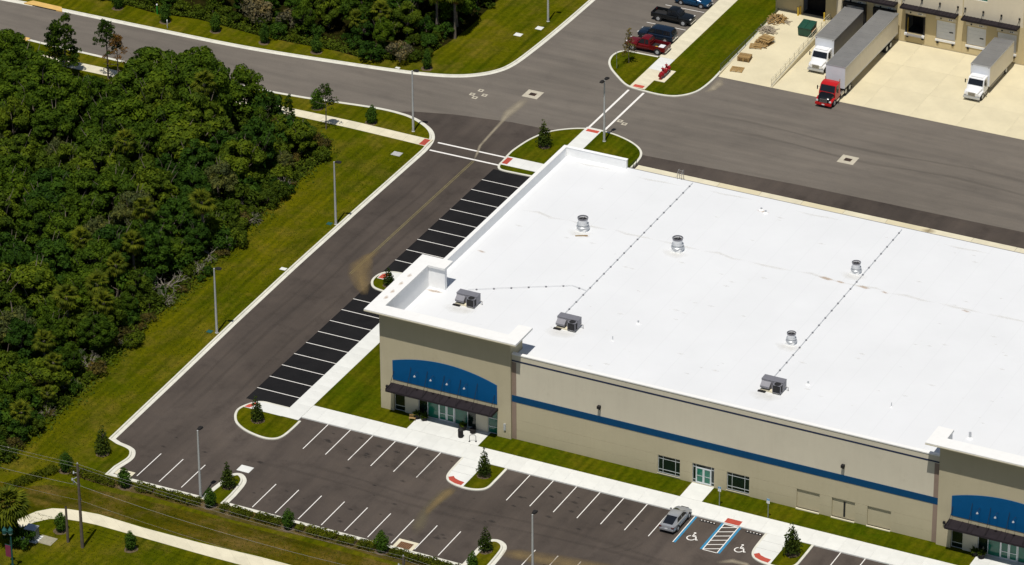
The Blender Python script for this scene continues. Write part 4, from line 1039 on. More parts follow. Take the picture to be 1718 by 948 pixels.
def cab_body(t, paint, dark=False, zroof=2.55):
    """bonneted truck cab, front bumper at x = 0, cab back at x = -2.75"""
    hood = [(-.05, .72, .75, 1.22), (-.2, .82, .62, 1.36), (-.7, .92, .6, 1.50), (-1.25, 1.0, .6, 1.60)]
    obj('bonnet', MB().loft([ring(*h, shoulder=.72) for h in hood]), CARK if dark else paint, t, smooth=40)
    obj('cab', MB().loft([ring2(-2.75, 1.12, 1.05, .75, zroof-.02), ring2(-2.3, 1.14, 1.06, .75, zroof+.02), ring2(-1.75, 1.14, 1.04, .75, zroof-.04), ring2(-1.55, 1.14, 1.03, .75, zroof-.12), ring2(-1.18, 1.13, 1.10, .75, 1.62)]), paint, t, smooth=35)
    obj('windscreen', MB().add([(-1.185, -.98, 1.68), (-1.185, .98, 1.68), (-1.50, .92, zroof-.17), (-1.50, -.92, zroof-.17)], [(0, 1, 2, 3)]), GLASSC, t)
    for s in (-1, 1):
        obj('side_window', glass_side(-2.2, -1.45, -2.2, -1.62, s*1.13, s*1.065, 1.68, zroof-.25), GLASSC, t)
        obj('fender', MB().loft([[(-1.45, s*.72, .62), (-1.45, s*1.16, .62), (-1.45, s*1.16, .85), (-1.45, s*.8, .95)], [(-.95, s*.7, 1.05), (-.95, s*1.16, 1.02), (-.95, s*1.15, 1.1), (-.95, s*.8, 1.2)], [(-.4, s*.7, .95), (-.4, s*1.12, .85), (-.4, s*1.1, 1.0), (-.4, s*.75, 1.12)], [(-.12, s*.65, .7), (-.12, s*1.05, .68), (-.12, s*1.0, .82), (-.12, s*.7, .95)]]), paint, t, smooth=50)
        obj('headlight', MB().box(-.16, s*.86-.14, .78, -.06, s*.86+.14, .98), LAMPC, t)
        obj('mirror', MB().box(-1.36, s*1.36-.06, 1.75, -1.28, s*1.36+.06, 2.25).tube([(-1.45, s*1.1, 2.1), (-1.32, s*1.36, 2.1)], .02, 5), DARKM, t)
        wheel(t, -.95, s*1.0, .48, .28)
        obj('step', MB().box(-2.4, s*1.08-.08, .38, -1.5, s*1.08+.08, .62), CHROME if dark else GUTTER, t)
    obj('bumper', MB().box(-.08, -1.08, .38, .06, 1.08, .66), paint if dark else GALV, t)
    obj('grille', MB().box(-.08, -.48, .72, .0, .48, 1.2), CHROME, t)
    for i in range(4): obj('grille_bar', MB().box(0, -.44, .78+i*.1, .012, .44, .83+i*.1), DARKM, t)
    obj('chassis', MB().box(-2.7, -.42, .5, -.3, .42, .72), BLACK, t)
def box_truck(label, loc, L, roof, side, ztop=3.7):
    t = thing('box_truck', label, 'truck', loc, -pi/2, 'white cab box trucks backed to the docks')
    cab_body(t, TRKW)
    x0 = -2.8; x1 = x0-L
    b = obj('cargo_box', MB().box(x1, -1.28, 1.0, x0, 1.28, ztop), side, t)
    obj('box_roof', MB().box(x1-.01, -1.29, ztop, x0+.01, 1.29, ztop+.03), roof).parent = b
    obj('front_panel', MB().box(x0, -1.27, 1.05, x0+.012, 1.27, ztop-.02), BOXF).parent = b
    obj('corner_rail', MB().box(x1, -1.30, ztop-.10, x0+.02, -1.282, ztop+.04).box(x1, 1.282, ztop-.10, x0+.02, 1.30, ztop+.04).box(x0+.012, -1.3, ztop-.08, x0+.03, 1.3, ztop+.05), GALV).parent = b
    for i in range(1, int(L/1.2)): obj('roof_rib', MB().box(x1+i*1.2-.03, -1.27, ztop+.03, x1+i*1.2+.03, 1.27, ztop+.038), roof).parent = b
    obj('chassis', MB().box(x1+.1, -.45, .62, x0+.3, .45, 1.0), BLACK, t)
    for s in (-1, 1):
        for y in (.98, .66): wheel(t, x1+1.9, s*y, .48, .27)
        obj('marker_lamp', MB().box(x0+.03, s*1.1-.06, ztop-.16, x0+.05, s*1.1+.06, ztop-.1), TAILR, t)
        obj('side_guard', MB().box(x1+3.0, s*1.2-.04, .65, x0-.5, s*1.2+.04, .8), GUTTER, t)
    obj('roof_cap', MB().box(-2.6, -.8, 2.54, -1.7, .8, 2.62), TRKW, t)
    return t
box_truck('white cab box truck with a dirty grey roof, parked left of the red tractor trailer', (24.75, 98.9, .02), 9.6, BOXG, BOXD)
box_truck('white box truck backed to the dock on the right, alone on the tan apron', (45.15, 100.0, .02), 8.3, BOXG, BOXW)
def semi():
    t = thing('semi_trailer_truck', 'red tractor unit with a long pale grey trailer backed to the dock', 'lorry', (29.35, 90.45, .012), -pi/2)
    cab_body(t, TRKR, True, 2.62)
    obj('number_plate', MB().box(.06, -.18, .42, .075, .18, .56), TRKW, t)
    obj('frame', MB().box(-6.2, -.42, .62, -2.7, .42, .86), BLACK, t)
    for s in (-1, 1):
        obj('exhaust_stack', MB().tube([(-2.9, s*.95, .8), (-2.9, s*.95, 2.9)], .07, 10), CHROME, t)
        obj('fuel_tank', MB().tube([(-3.0, s*.88, .6), (-4.0, s*.88, .6)], .28, 14), CHROME, t)
        for x in (-4.6, -5.85):
            for y in (.98, .66): wheel(t, x, s*y, .50, .27)
        obj('mudguard', MB().box(-5.3, s*.82-.3, 1.04, -4.0, s*.82+.3, 1.07), BLACK, t)
    x0, x1 = -3.75, -21.2; zt = 4.1
    b = obj('trailer', MB().box(x1, -1.3, 1.32, x0, 1.3, zt), BOXW, t)
    obj('trailer_roof', MB().box(x1-.01, -1.31, zt, x0+.01, 1.31, zt+.03), BOXG).parent = b
    obj('front_panel', MB().box(x0, -1.28, 1.2, x0+.015, 1.28, zt-.05), BOXF).parent = b
    obj('top_rail', MB().box(x1, -1.325, zt-.12, x0+.03, -1.302, zt+.04).box(x1, 1.302, zt-.12, x0+.03, 1.325, zt+.04).box(x0+.015, -1.32, zt-.08, x0+.035, 1.32, zt+.05), GALV).parent = b
    obj('bottom_rail', MB().box(x1, -1.32, 1.27, x0, -1.302, 1.42).box(x1, 1.302, 1.27, x0, 1.32, 1.42), GALV).parent = b
    for i in range(1, 14): obj('roof_bow', MB().box(x1+i*1.22-.02, -1.29, zt+.03, x1+i*1.22+.02, 1.29, zt+.037), BOXG).parent = b
    for i in range(1, 28): obj('side_post', MB().box(x1+i*.62-.02, 1.300, 1.3, x1+i*.62+.02, 1.306, zt-.14), BOXW).parent = b
    obj('landing_gear', MB().box(-6.9, -.9, .1, -6.75, -.75, 1.15).box(-6.9, .75, .1, -6.75, .9, 1.15).box(-6.95, -1.0, 0, -6.7, -.65, .1).box(-6.95, .65, 0, -6.7, 1.0, .1), DARKM, t)
    obj('bogie', MB().box(-20.2, -.6, .6, -17.0, .6, 1.1), BLACK, t)
    for s in (-1, 1):
        for x in (-18.0, -19.25):
            for y in (1.02, .70): wheel(t, x, s*y, .50, .27)
    return t
semi()

# ------------------------------------------------------------------ poles, signs, small site furniture
def light_pole(x, y, label, double=False, rz=0, h=8.25, z=.12):
    t = thing('light_pole', label, 'street light', (x, y, z), rz, 'grey parking lot light poles with dark heads')
    obj('pole', MB().tube([(0, 0, 0), (0, 0, h)], [.15, .085], 10), POLEG, t, smooth=40)
    obj('base_plate', MB().lathe([(.20, 0), (.20, .04), (.15, .06)], 12), POLEG, t)
    for s in ((1, -1) if double else (1,)):
        a = obj('arm', MB().tube([(0, 0, h-.12), (s*.25, 0, h+.02)], .045, 8), DARKM, t)
        obj('lamp_head', MB().loft([[(s*.18, -.18, h-.03), (s*.18, .18, h-.03), (s*.18, .14, h+.10), (s*.18, -.14, h+.10)], [(s*.55, -.26, h-.04), (s*.55, .26, h-.04), (s*.55, .2, h+.14), (s*.55, -.2, h+.14)], [(s*.86, -.22, h-.03), (s*.86, .22, h-.03), (s*.86, .16, h+.08), (s*.86, -.16, h+.08)]]), DARKM).parent = a
    return t
light_pole(6.05, -23.1, 'grey light pole at the kerb of the bottom left bays, beside a small round tree', rz=pi/2)
light_pole(-10.0, 8.6, 'grey light pole on the roadside lawn strip, the one nearer the parking lot', rz=.2)
light_pole(-10.25, 37.3, 'grey light pole on the roadside lawn strip, the one nearer the crossing', rz=.2)
light_pole(-13.2, 62.75, 'grey light pole on the corner lawn at the road junction', rz=.2)
light_pole(8.98, 70.4, 'grey light pole with two dark heads on the island behind the warehouse', True, rz=1.45)
light_pole(-12.0, 98.0, 'grey light pole on the upper lawn, cut by the top edge of the photo', rz=.2)
light_pole(44.95, -22.95, 'grey light pole at the bottom edge of the photo by the stained bays', rz=pi/2)

def utility(x, y, label, h=10.1):
    t = thing('utility_pole', label, 'utility pole', (x, y, .1), 0)
    obj('pole', MB().tube([(0, 0, 0), (0, 0, h)], [.19, .12], 10), WOODP, t, smooth=40)
    br = obj('bracket', MB().tube([(0, 0, h-1.5), (-.55, -.2, h-1.9)], .04, 6).tube([(0, 0, h-1.1), (-.6, .2, h-1.3)], .04, 6).tube([(0, 0, h-2.5), (-.6, -.2, h-1.95)], .035, 6), GALV, t)
    for q in ((-.6, -.2, h-1.9), (-.65, .2, h-1.3), (-.55, 0, h-2.3), (0, .16, h-.8), (0, .17, h-2.6), (0, .17, h-4.3)):
        obj('insulator', MB().lathe([(.05, -.14), (.10, -.1), (.06, -.04), (.10, 0), (.05, .06), (.08, .12)], 8, Matrix.Translation(q)), GALV, t)
    obj('pole_cap', MB().lathe([(.04, h), (.09, h+.04), (.05, h+.16)], 8), GALV, t)
    return t
UA = (-.1, -36.95); UB = (38.2, -38.2); UC = (-38.5, -35.7); UD = (76.4, -39.4)
utility(*UA, 'weathered wooden utility pole standing on the lawn below the footpath, with metal brackets')
utility(*UB, 'wooden utility pole whose tip shows at the bottom edge below the hedge')
utility(*UC, 'wooden utility pole outside the left edge'); utility(*UD, 'wooden utility pole outside the right edge')
for zt, dy, r, sag, label in ((10.2, 0, .010, .55, 'top overhead wire of the utility poles'), (9.75, .1, .010, .6, 'second overhead wire from the top of the utility poles'), (7.55, .12, .013, .75, 'third overhead wire, brightest line across the dry lawn'), (5.75, .12, .008, .7, 'lowest overhead wire of the utility poles')):
    mb = MB()
    nodes = [UC, UA, UB, UD]
    pts = []
    for a, b in zip(nodes, nodes[1:]):
        for i in range(14):
            u = i/14; pts.append((a[0]+(b[0]-a[0])*u, a[1]+(b[1]-a[1])*u+dy, zt-4*sag*u*(1-u)))
    tag(obj('overhead_wire', mb.tube(pts, r, 5), GUTTER), label, 'cable', 'overhead wires along the utility poles')
t = thing('wooden_post', 'short wooden post standing on the lawn left of the utility pole', 'post', (-2.0, -36.7, .1)); obj('post', MB().tube([(0, 0, 0), (0, 0, 4.3)], [.15, .12], 10), WOODP, t); obj('cap', MB().lathe([(.12, 4.3), (.05, 4.36)], 8), DARKM, t)

def hc_sign(x, y, label):
    t = thing('parking_sign', label, 'sign', (x, y, .12), 0, 'accessible parking signs on the lawn strip')
    obj('post', MB().box(-.035, -.035, 0, .035, .035, 2.35), UTILG, t)
    p = obj('sign_plate', MB().box(-.17, -.05, 1.78, .17, -.036, 2.36), TRKW, t)
    obj('blue_panel', MB().box(-.165, -.054, 2.12, .165, -.05, 2.355), PAINTB).parent = p
    sy = MB().add([(.02*cos(a)*1.5-.02, -.0545, 2.31+.03*sin(a)) for a in [2*pi*i/8 for i in range(8)]], [tuple(range(8))])
    sy.box(-.035, -.0548, 2.20, -.012, -.0542, 2.28).box(-.012, -.0548, 2.20, .05, -.0542, 2.22).box(.035, -.0548, 2.155, .055, -.0542, 2.2)
    obj('wheelchair_symbol', sy, TRKW).parent = p
    obj('text_line', MB().box(-.12, -.054, 2.02, .12, -.05, 2.05).box(-.10, -.054, 1.95, .10, -.05, 1.98).box(-.12, -.054, 1.86, .12, -.05, 1.89), GUTTER).parent = p
hc_sign(55.95, -.85, 'blue and white accessible parking sign right of the glass door, nearer the silver car')
hc_sign(61.5, -.85, 'blue and white accessible parking sign before the second accessible bay, farther from the silver car')
def wheel_stop(x, y, label):
    t = thing('wheel_stop', label, 'wheel stop', (x, y, .006), 0, 'black wheel stops with white stripes')
    obj('bar', MB().loft([[(-.9, -.08, 0), (-.9, .08, 0), (-.9, .05, .1), (-.9, -.05, .1)], [(.9, -.08, 0), (.9, .08, 0), (.9, .05, .1), (.9, -.05, .1)]]), BLACK, t)
    for i in range(5): obj('stripe', MB().box(-.78+i*.36, -.055, .06, -.65+i*.36, .055, .108), PAINT, t)
wheel_stop(56.15, -4.25, 'black wheel stop with white stripes in the bay next to the silver car')
wheel_stop(61.35, -4.2, 'black wheel stop with white stripes in the bay right of the hatched aisle')

t = thing('road_sign', 'grey road sign seen from behind on the upper island', 'sign', (1.75, 89.4, .12), .35)
obj('post', MB().box(-.03, -.03, 0, .03, .03, 2.3), UTILG, t); obj('sign_plate', MB().box(-.02, -.38, 1.45, .0, .38, 2.25), GALV, t)
t = thing('marker_post', 'green marker post with a white cap at the edge of the far wood', 'post', (-58.4, 78.3, .12)); obj('post', MB().tube([(0, 0, 0), (0, 0, 1.25)], .10, 8), plain('marker_green', (.02, .24, .03), .5), t); obj('cap', MB().lathe([(.11, 1.25), (.11, 1.4), (.03, 1.45)], 8), TRKW, t)
t = thing('marker_post', 'short white marker post beside the kerb of the far road', 'post', (-55.1, 75.2, .12)); obj('post', MB().tube([(0, 0, 0), (0, 0, .95)], .06, 8), GALV, t); obj('cap', MB().lathe([(.08, .95), (.08, 1.15), (.03, 1.2)], 8), TRKW, t)

t = thing('fire_backflow_assembly', 'red pipework of the fire water connection on a concrete pad beside the upper footpath', 'fire connection', (8.05, 90.1, .12)); t.scale = (.85, .85, .8)
obj('pad', MB().box(-.75, -2.2, -.05, .95, 1.9, .05), CONC_Y, t)
for y in (-1.5, 1.3): obj('riser', MB().tube([(0, y, .05), (0, y, .95)], .15, 10), RED, t); obj('flange', MB().tube([(0, y, .88), (0, y, .98)], .22, 12), RED, t)
obj('main_pipe', MB().tube([(0, -1.75, .72), (0, 1.55, .72)], .30, 12), RED, t)
for y in (-.75, .55):
    v = obj('valve', MB().lathe([(.2, .7), (.3, .8), (.3, .95), (.14, 1.1), (.10, 1.55)], 12, c=(0, y)), RED, t)
    obj('hand_wheel', MB().lathe([(.24, 1.55), (.24, 1.6)], 12, c=(0, y)), RED).parent = v
    obj('stem', MB().tube([(0, y, 1.6), (0, y, 1.95)], .03, 6), RED).parent = v
for y in (-1.1, -.1, 1.0): obj('flange', MB().tube([(0, y-.06, .72), (0, y+.06, .72)], .42, 12), RED, t)
obj('bypass_pipe', MB().tube([(.32, -.9, .8), (.32, -.9, .45), (.32, .7, .45), (.32, .7, .8)], .06, 8), UTILG, t)
for y in (-1.5, 1.3): obj('foot', MB().box(-.2, y-.2, .05, .2, y+.2, .12), RED, t)

COLLAR = plain('collar_concrete', (.47, .43, .34), .9, var=.15)
def drain(x, y, w, label):
    t = thing('storm_drain', label, 'drain', (x, y, .006), 0, 'square storm drains with pale concrete collars')
    obj('collar', MB().prism([(-w, -w), (w, -w), (w, w), (-w, w)], 0, .012), COLLAR, t)
    g = obj('grate', MB().box(-w*.42, -w*.36, .012, w*.42, w*.36, .02), plain('rusty_iron', (.055, .028, .018), .9, var=.4, scale=5), t)
    for i in range(6): obj('bar', MB().box(-w*.38+i*w*.115, -w*.33, .02, -w*.33+i*w*.115, w*.33, .032), DARKM).parent = g
drain(-4.6, 78.4, 1.05, 'square storm drain in the road junction with a pale collar')
drain(37.5, 78.8, 1.05, 'square storm drain in the truck court with a pale collar')
def lid(x, y, w, d, label, mat=CONC, name='manhole', z=.124, rz=0):
    t = thing(name, label, 'utility cover', (x, y, z), rz)
    obj('frame', MB().box(-w, -d, -.05, w, d, .03), mat, t); obj('cover', MB().box(-w*.85, -d*.85, .03, w*.85, d*.85, .045), mat, t)
lid(-12.1, 95.7, .45, .45, 'pale square concrete lid on the upper lawn near the light pole')
lid(-13.7, 92.8, .5, .42, 'pale concrete lid on the upper lawn left of the light pole lid')
lid(-12.2, 56.5, .6, .5, 'grey concrete lid on the lawn just below the corner footpath', plain('lid_grey', (.42, .42, .42), .8))
lid(-10.5, 25.0, .38, .3, 'white concrete lid on the lawn edge midway along the road')
lid(-11.0, 37.1, .32, .3, 'small teal valve lid near the farther roadside light pole', TEAL)
lid(-10.85, 8.5, .32, .3, 'small teal valve lid near the nearer roadside light pole', TEAL)
lid(-23.1, 77.6, .3, .2, 'small white lid on the verge of the far road near a cone shaped tree')
lid(7.3, -15.75, .75, .6, 'white concrete pad in the asphalt at the tip of the bottom left island', CONC, 'concrete_pad', .0)
lid(-4.2, -37.4, .95, .75, 'grey concrete pad on the lawn beside the utility cabinet', plain('pad_grey', (.30, .28, .20), .8), 'concrete_pad')
sq = [(-11.4, 75.2), (-10.9, 76.6), (-9.9, 75.6), (-10.7, 74.5), (8.3, 76.4), (9.1, 75.9)]
for i, (x, y) in enumerate(sq):
    t = thing('valve_collar', ['leftmost of four small pale valve collars in the road junction', 'farthest of four small pale valve collars in the road junction', 'rightmost of four small pale valve collars in the road junction', 'nearest of four small pale valve collars in the road junction', 'small pale valve collar beside the upper crossing, the farther one', 'small pale valve collar beside the upper crossing, the nearer one'][i], 'valve cover', (x, y, .006))
    obj('collar', MB().box(-.33, -.33, 0, .33, .33, .01), COLLAR, t); obj('cover', MB().lathe([(.17, .01), (.17, .018)], 12), ASPH2, t)
# kerb inlets
t = thing('kerb_inlet', 'recessed concrete drain inlet between two bays along the bottom kerb', 'drain', (29.75, -21.85, .0))
obj('apron', MB().add([(-1.15, -.75, .02), (1.15, -.75, .02), (1.15, .85, .02), (-1.15, .85, .02), (-.75, -.7, .012), (.75, -.7, .012), (.75, .45, .012), (-.75, .45, .012)], [(0, 1, 5, 4), (1, 2, 6, 5), (2, 3, 7, 6), (3, 0, 4, 7)]), CONC_Y, t)
obj('grate', MB().box(-.75, -.7, .006, .75, .45, .012), plain('rusty_iron', (.055, .028, .018)), t)
for i in range(9): obj('bar', MB().box(-.7+i*.17, -.68, .012, -.64+i*.17, .42, .02), RUST, t)
t = thing('kerb_inlet', 'pale concrete drain inlet in the bottom left corner of the lot', 'drain', (-3.95, -22.0, 0))
obj('apron', MB().add([(-.9, -.6, .02), (1.1, -.6, .02), (1.1, .5, .02), (-.9, .5, .02), (-.5, -.55, .012), (.7, -.55, .012), (.7, .2, .012), (-.5, .2, .012)], [(0, 1, 5, 4), (1, 2, 6, 5), (2, 3, 7, 6), (3, 0, 4, 7)]), CONC_Y, t)
obj('grate', MB().box(-.5, -.55, .006, .7, .2, .012), DARKM, t)
t = thing('kerb_inlet', 'long yellow kerb inlet along the far road at the top left', 'drain', (-72.8, 74.0, 0))
obj('hood', MB().add([(-2.9, -.25, .16), (2.9, -.35, .16), (2.2, .75, .17), (-2.2, .85, .17), (-2.9, -.25, .0), (2.9, -.35, .0)], [(0, 1, 2, 3), (4, 5, 1, 0)]), KERBY, t)
obj('throat', MB().box(-1.6, -.34, .02, 2.0, -.31, .13), BLACK, t)
t = thing('kerb_inlet', 'yellow kerb inlet on the near side of the far road behind the trees', 'drain', (-70.6, 64.7, 0))
obj('hood', MB().box(-1.5, -.5, 0, 1.2, .35, .17), KERBY, t)

t = thing('utility_cabinet', 'grey utility cabinet standing beside the palm at the bottom left', 'electrical box', (-5.75, -37.7, .12))
obj('pad', MB().box(-.95, -.75, -.05, .95, .75, .08), CONC, t)
obj('cabinet', MB().box(-.6, -.45, .08, .6, .5, 1.2), UTILG, t)
obj('lid', MB().add([(-.64, -.5, 1.2), (.64, -.5, 1.2), (.64, .54, 1.32), (-.64, .54, 1.32), (-.64, -.5, 1.28), (.64, -.5, 1.28), (.64, .54, 1.40), (-.64, .54, 1.40)], [(4, 5, 6, 7), (0, 1, 5, 4), (1, 2, 6, 5), (2, 3, 7, 6), (3, 0, 4, 7)]), GALV, t)
t = thing('street_lamp', 'teal ornamental street lamp with a pink banner in the bottom left corner', 'street light', (-4.2, -43.9, .1))
obj('post', MB().tube([(0, 0, 0), (0, 0, 4.6)], [.11, .07], 10), TEAL, t); obj('base', MB().lathe([(.24, 0), (.24, .35), (.15, .5), (.12, .9)], 12), TEAL, t)
obj('crossbar', MB().tube([(-1.0, .4, 4.35), (.3, -.1, 4.6)], .04, 6), TEAL, t)
for q in ((-1.0, .4, 4.2), (.0, 0, 4.7)):
    h = obj('lantern', MB().lathe([(.08, -.3), (.24, -.1), (.26, .25), (.1, .5), (.03, .65)], 12, Matrix.Translation(q)), TEAL, t)
    obj('globe', MB().lathe([(.1, -.36), (.2, -.22), (.2, -.12), (.1, -.1)], 12, Matrix.Translation(q)), TRKW).parent = h
obj('banner', MB().box(-.75, -.015, 1.6, -.12, .015, 3.0), PINK, t); obj('banner_arm', MB().box(-.8, -.02, 3.0, 0, .02, 3.04), TEAL, t)

# entrance furniture
def planter(x, y, label, r=.42, tall=.55, plant=True, z=.145):
    t = thing('planter', label, 'planter', (x, y, z))
    obj('pot', MB().lathe([(r*.7, 0), (r*.95, tall*.6), (r, tall), (r*.9, tall), (r*.85, tall-.08)], 16), DARKM, t, smooth=40)
    if plant:
        mb = MB(); rr = random.Random(int(x*10))
        for i in range(60):
            a = rr.uniform(0, 2*pi); e = rr.uniform(.2, 1.3); L = rr.uniform(.4, .8)
            d = Vector((cos(a)*cos(e), sin(a)*cos(e), sin(e))); s = Vector((-sin(a), cos(a), 0))*.05
            p = Vector((0, 0, tall-.05)); mb.add([p-s*.4, p+d*L*.6+s, p+d*L-Vector((0, 0, .12)), p+d*L*.6-s], [(0, 1, 2, 3)])
        o = link('plant', foliage(mb, 'plant', L_BUSH, rr), t)
def foliage(mb, name, mat, rnd, tones=None):
    me = mb.mesh(name, mat); at = me.attributes.new('tone', 'FLOAT', 'FACE')
    at.data.foreach_set('value', tones or [min(1, max(0, rnd.gauss(.5, .18))) for _ in me.polygons]); return me
planter(19.0, 1.45, 'dark planter with grassy leaves left of the corner entrance doors'); planter(19.9, 1.5, 'low dark planter beside the first one at the corner entrance', .4, .4)
planter(24.6, 1.5, 'dark planter with a green plant right of the corner entrance doors', .45); planter(25.9, 1.3, 'empty dark planter against the right pier of the corner entrance', .38, .5, False)
planter(83.6, 1.6, 'dark planter left of the right entrance doors'); planter(84.4, 1.4, 'second dark planter left of the right entrance doors, nearer the kerb', .4)
t = thing('litter_bin', 'tall dark round litter bin on the patio at the corner entrance', 'bin', (25.1, -.05, .145))
obj('body', MB().lathe([(.26, 0), (.29, .1), (.29, .8), (.27, .85)], 16), DARKM, t); obj('lid', MB().lathe([(.31, .85), (.29, .95), (.18, 1.05), (.05, 1.08)], 16), BLACK, t)
t = thing('bench', 'pale slatted folding seat on the patio left of the corner entrance', 'bench', (18.75, .9, .13), .3); t.scale = (.6, .7, .7)
for i in range(4): obj('seat_slat', MB().box(-.6, -.25+i*.13, .42, .6, -.15+i*.13, .46), PALLET, t)
for i in range(2): obj('back_slat', MB().box(-.6, .30, .58+i*.16, .6, .33, .70+i*.16), PALLET, t)
for sx in (-.5, .5): obj('leg', MB().box(sx-.03, -.22, 0, sx+.03, -.16, .42).box(sx-.03, .26, 0, sx+.03, .32, .9), PALLET, t)
t = thing('bicycle_rack', 'thin looped bicycle rack on the patio right of the bin', 'bike rack', (26.7, -.35, .145), .4)
obj('loop', MB().tube([(-.35, 0, 0), (-.35, 0, .7), (-.2, 0, .85), (.2, 0, .85), (.35, 0, .7), (.35, 0, 0)], .03, 6), DARKM, t); obj('foot', MB().box(-.45, -.08, 0, -.25, .08, .015).box(.25, -.08, 0, .45, .08, .015), DARKM, t)
for i, (x, y, s) in enumerate(((-17.5, -24.6, .24), (-17.8, -23.2, .3), (-18.1, -21.8, .2), (-16.9, -25.6, .18))):
    mb = MB(); rr = random.Random(i)
    mb.lathe([(s*.7, 0), (s, s*.3), (s*.8, s*.65), (s*.2, s*.8)], 7)
    tag(obj('boulder', mb, STONE, None, (x, y, .1), rr.uniform(0, 3)), 'pale boulder in the short row at the left edge of the lawn, ' + ['second', 'third', 'farthest', 'nearest'][i] + ' along it', 'rock')

# ------------------------------------------------------------------ trees and plants
def rdir(r, up=-1.0):
    while True:
        v = Vector((r.gauss(0, 1), r.gauss(0, 1), r.gauss(0, 1)))
        if v.length > .01:
            v.normalize()
            if v.z >= up: return v
def leaf(mb, p, n, size, r):
    """one small bent leaf clump: a four-cornered face"""
    a = n.cross(rdir(r));
    if a.length < .05: a = n.orthogonal()
    a.normalize(); b = n.cross(a)
    s = size*r.uniform(.6, 1.35); w = s*r.uniform(.45, .75)
    i = len(mb.v)
    mb.v += [tuple(p-a*s), tuple(p+b*w+n*s*.15), tuple(p+a*s), tuple(p-b*w+n*s*.15)]
    mb.f.append((i, i+1, i+2, i+3)); mb.m.append(0)
def crown(name, mat, seed, lobes, nleaf, size, jit=.55, upb=-.35):
    """leaf clumps spread over and inside a set of lobes (centre, radius, squash)"""
    r = random.Random(seed); mb = MB(); tones = []
    tot = sum(q[1]**2 for q in lobes)
    for c, R, sq in lobes:
        lt = min(.95, max(.05, r.gauss(.5, .15))); c = Vector(c)
        for k in range(int(nleaf*R*R/tot)):
            d = rdir(r, upb); q = R*(1-.55*r.random()**2.2)
            p = c+Vector((d.x*q, d.y*q, d.z*q*sq))
            n = (d+rdir(r)*jit).normalized(); leaf(mb, p, n, size, r)
            tones.append(min(1, max(0, lt+r.gauss(0, .16))))
    me = mb.mesh(name, mat); at = me.attributes.new('tone', 'FLOAT', 'FACE'); at.data.foreach_set('value', tones)
    return me
def dome_lobes(seed, R, H, base, n, lo=.30, hi=.44, squash=.8):
    r = random.Random(seed); out = []; ax = r.uniform(.85, 1.2)
    cz = base+(H-base)*.38
    for i in range(n):
        a = 2*pi*(i*.618+r.uniform(-.1, .1)); u = (i+.5)/n
        rad = R*.72*sqrt(1-(1-u)**1.7)*r.uniform(.75, 1.1); z = cz+(H-cz-R*.22)*(1-(rad/(R*.82))**2)*r.uniform(.82, 1.05)
        z = max(base+R*.2, z*r.uniform(.82, 1.04))
        if r.random() < .14: continue
        q = lo+(hi-lo)*r.random()**1.6
        out.append(((rad*cos(a)*ax, rad*sin(a)/ax, z), R*q, squash*r.uniform(.75, 1.15)))
    for i in range(n//3):
        a = r.uniform(0, 2*pi); out.append(((R*.6*cos(a), R*.6*sin(a), base+(H-base)*r.uniform(.15, .4)), R*r.uniform(lo*.9, hi*.9), squash))
    return out
def trunk_mesh(name, H, r0, seed, limbs=4, mat=None, spread=1.2):
    r = random.Random(seed); mb = MB()
    top = Vector((r.uniform(-.3, .3), r.uniform(-.3, .3), H*.62))
    mb.tube([(0, 0, 0), tuple(top*.5+Vector((.1, 0, 0))), tuple(top)], [r0, r0*.75, r0*.35], 7)
    for i in range(limbs):
        a = 2*pi*i/limbs+r.uniform(-.4, .4); s = top*r.uniform(.45, .9)
        e = s+Vector((cos(a)*spread, sin(a)*spread, H*.22)); m = (s+e)/2+Vector((0, 0, -.1))
        mb.tube([tuple(s), tuple(m), tuple(e)], [r0*.4, r0*.28, r0*.1], 5)
    if H > 5: twigs(mb, H, spread*2, seed)
    return mb.mesh(name, mat or BARK)
KINDS = {}
def twigs(mb, H, R, seed, n=4):
    r = random.Random(seed+50)
    for i in range(n):
        a = r.uniform(0, 2*pi); q = R*r.uniform(.2, .8); z = H*(.62+.3*(1-q/R))
        b = Vector((q*cos(a), q*sin(a), z)); e = b+Vector((cos(a)*.5, sin(a)*.5, r.uniform(.5, 1.0)))
        mb.tube([tuple(b*.75), tuple(b), tuple(e)], [.04, .032, .01], 4)
def kind(name, mat, n, R, H, base, lobes, nleaf, size, r0=.16, **k):
    KINDS[name] = [(crown('crown', mat, 100+i*7+len(name), dome_lobes(40+i*3+len(name), R, H, base, lobes, **k), nleaf, size), trunk_mesh('trunk', H, r0, i, spread=R*.5)) for i in range(n)]
kind('oak', L_OAK, 6, 3.0, 7.2, 1.0, 60, 7600, .165, .2, lo=.13, hi=.30)
kind('dark', L_DARK, 4, 2.6, 6.6, .8, 46, 5600, .165, .18, lo=.14, hi=.30)
kind('light', L_LIGHT, 4, 2.5, 5.6, .8, 44, 5200, .16, .15, lo=.14, hi=.32)
kind('pale', L_PALE, 3, 2.9, 6.8, 1.0, 50, 4200, .15, .17, lo=.13, hi=.28)
kind('bush', L_BUSH, 5, 1.3, 1.7, .05, 18, 1100, .125, .05, lo=.2, hi=.42)
kind('dbush', L_DARK, 4, 1.3, 2.0, .05, 18, 1100, .125, .05, lo=.2, hi=.42)
kind('dry', L_DRYB, 3, 1.2, 1.2, .05, 16, 700, .11, .04, lo=.2, hi=.42)
kind('grey', L_DEAD, 2, 1.9, 3.4, .5, 14, 900, .15, .09, lo=.26, hi=.4)
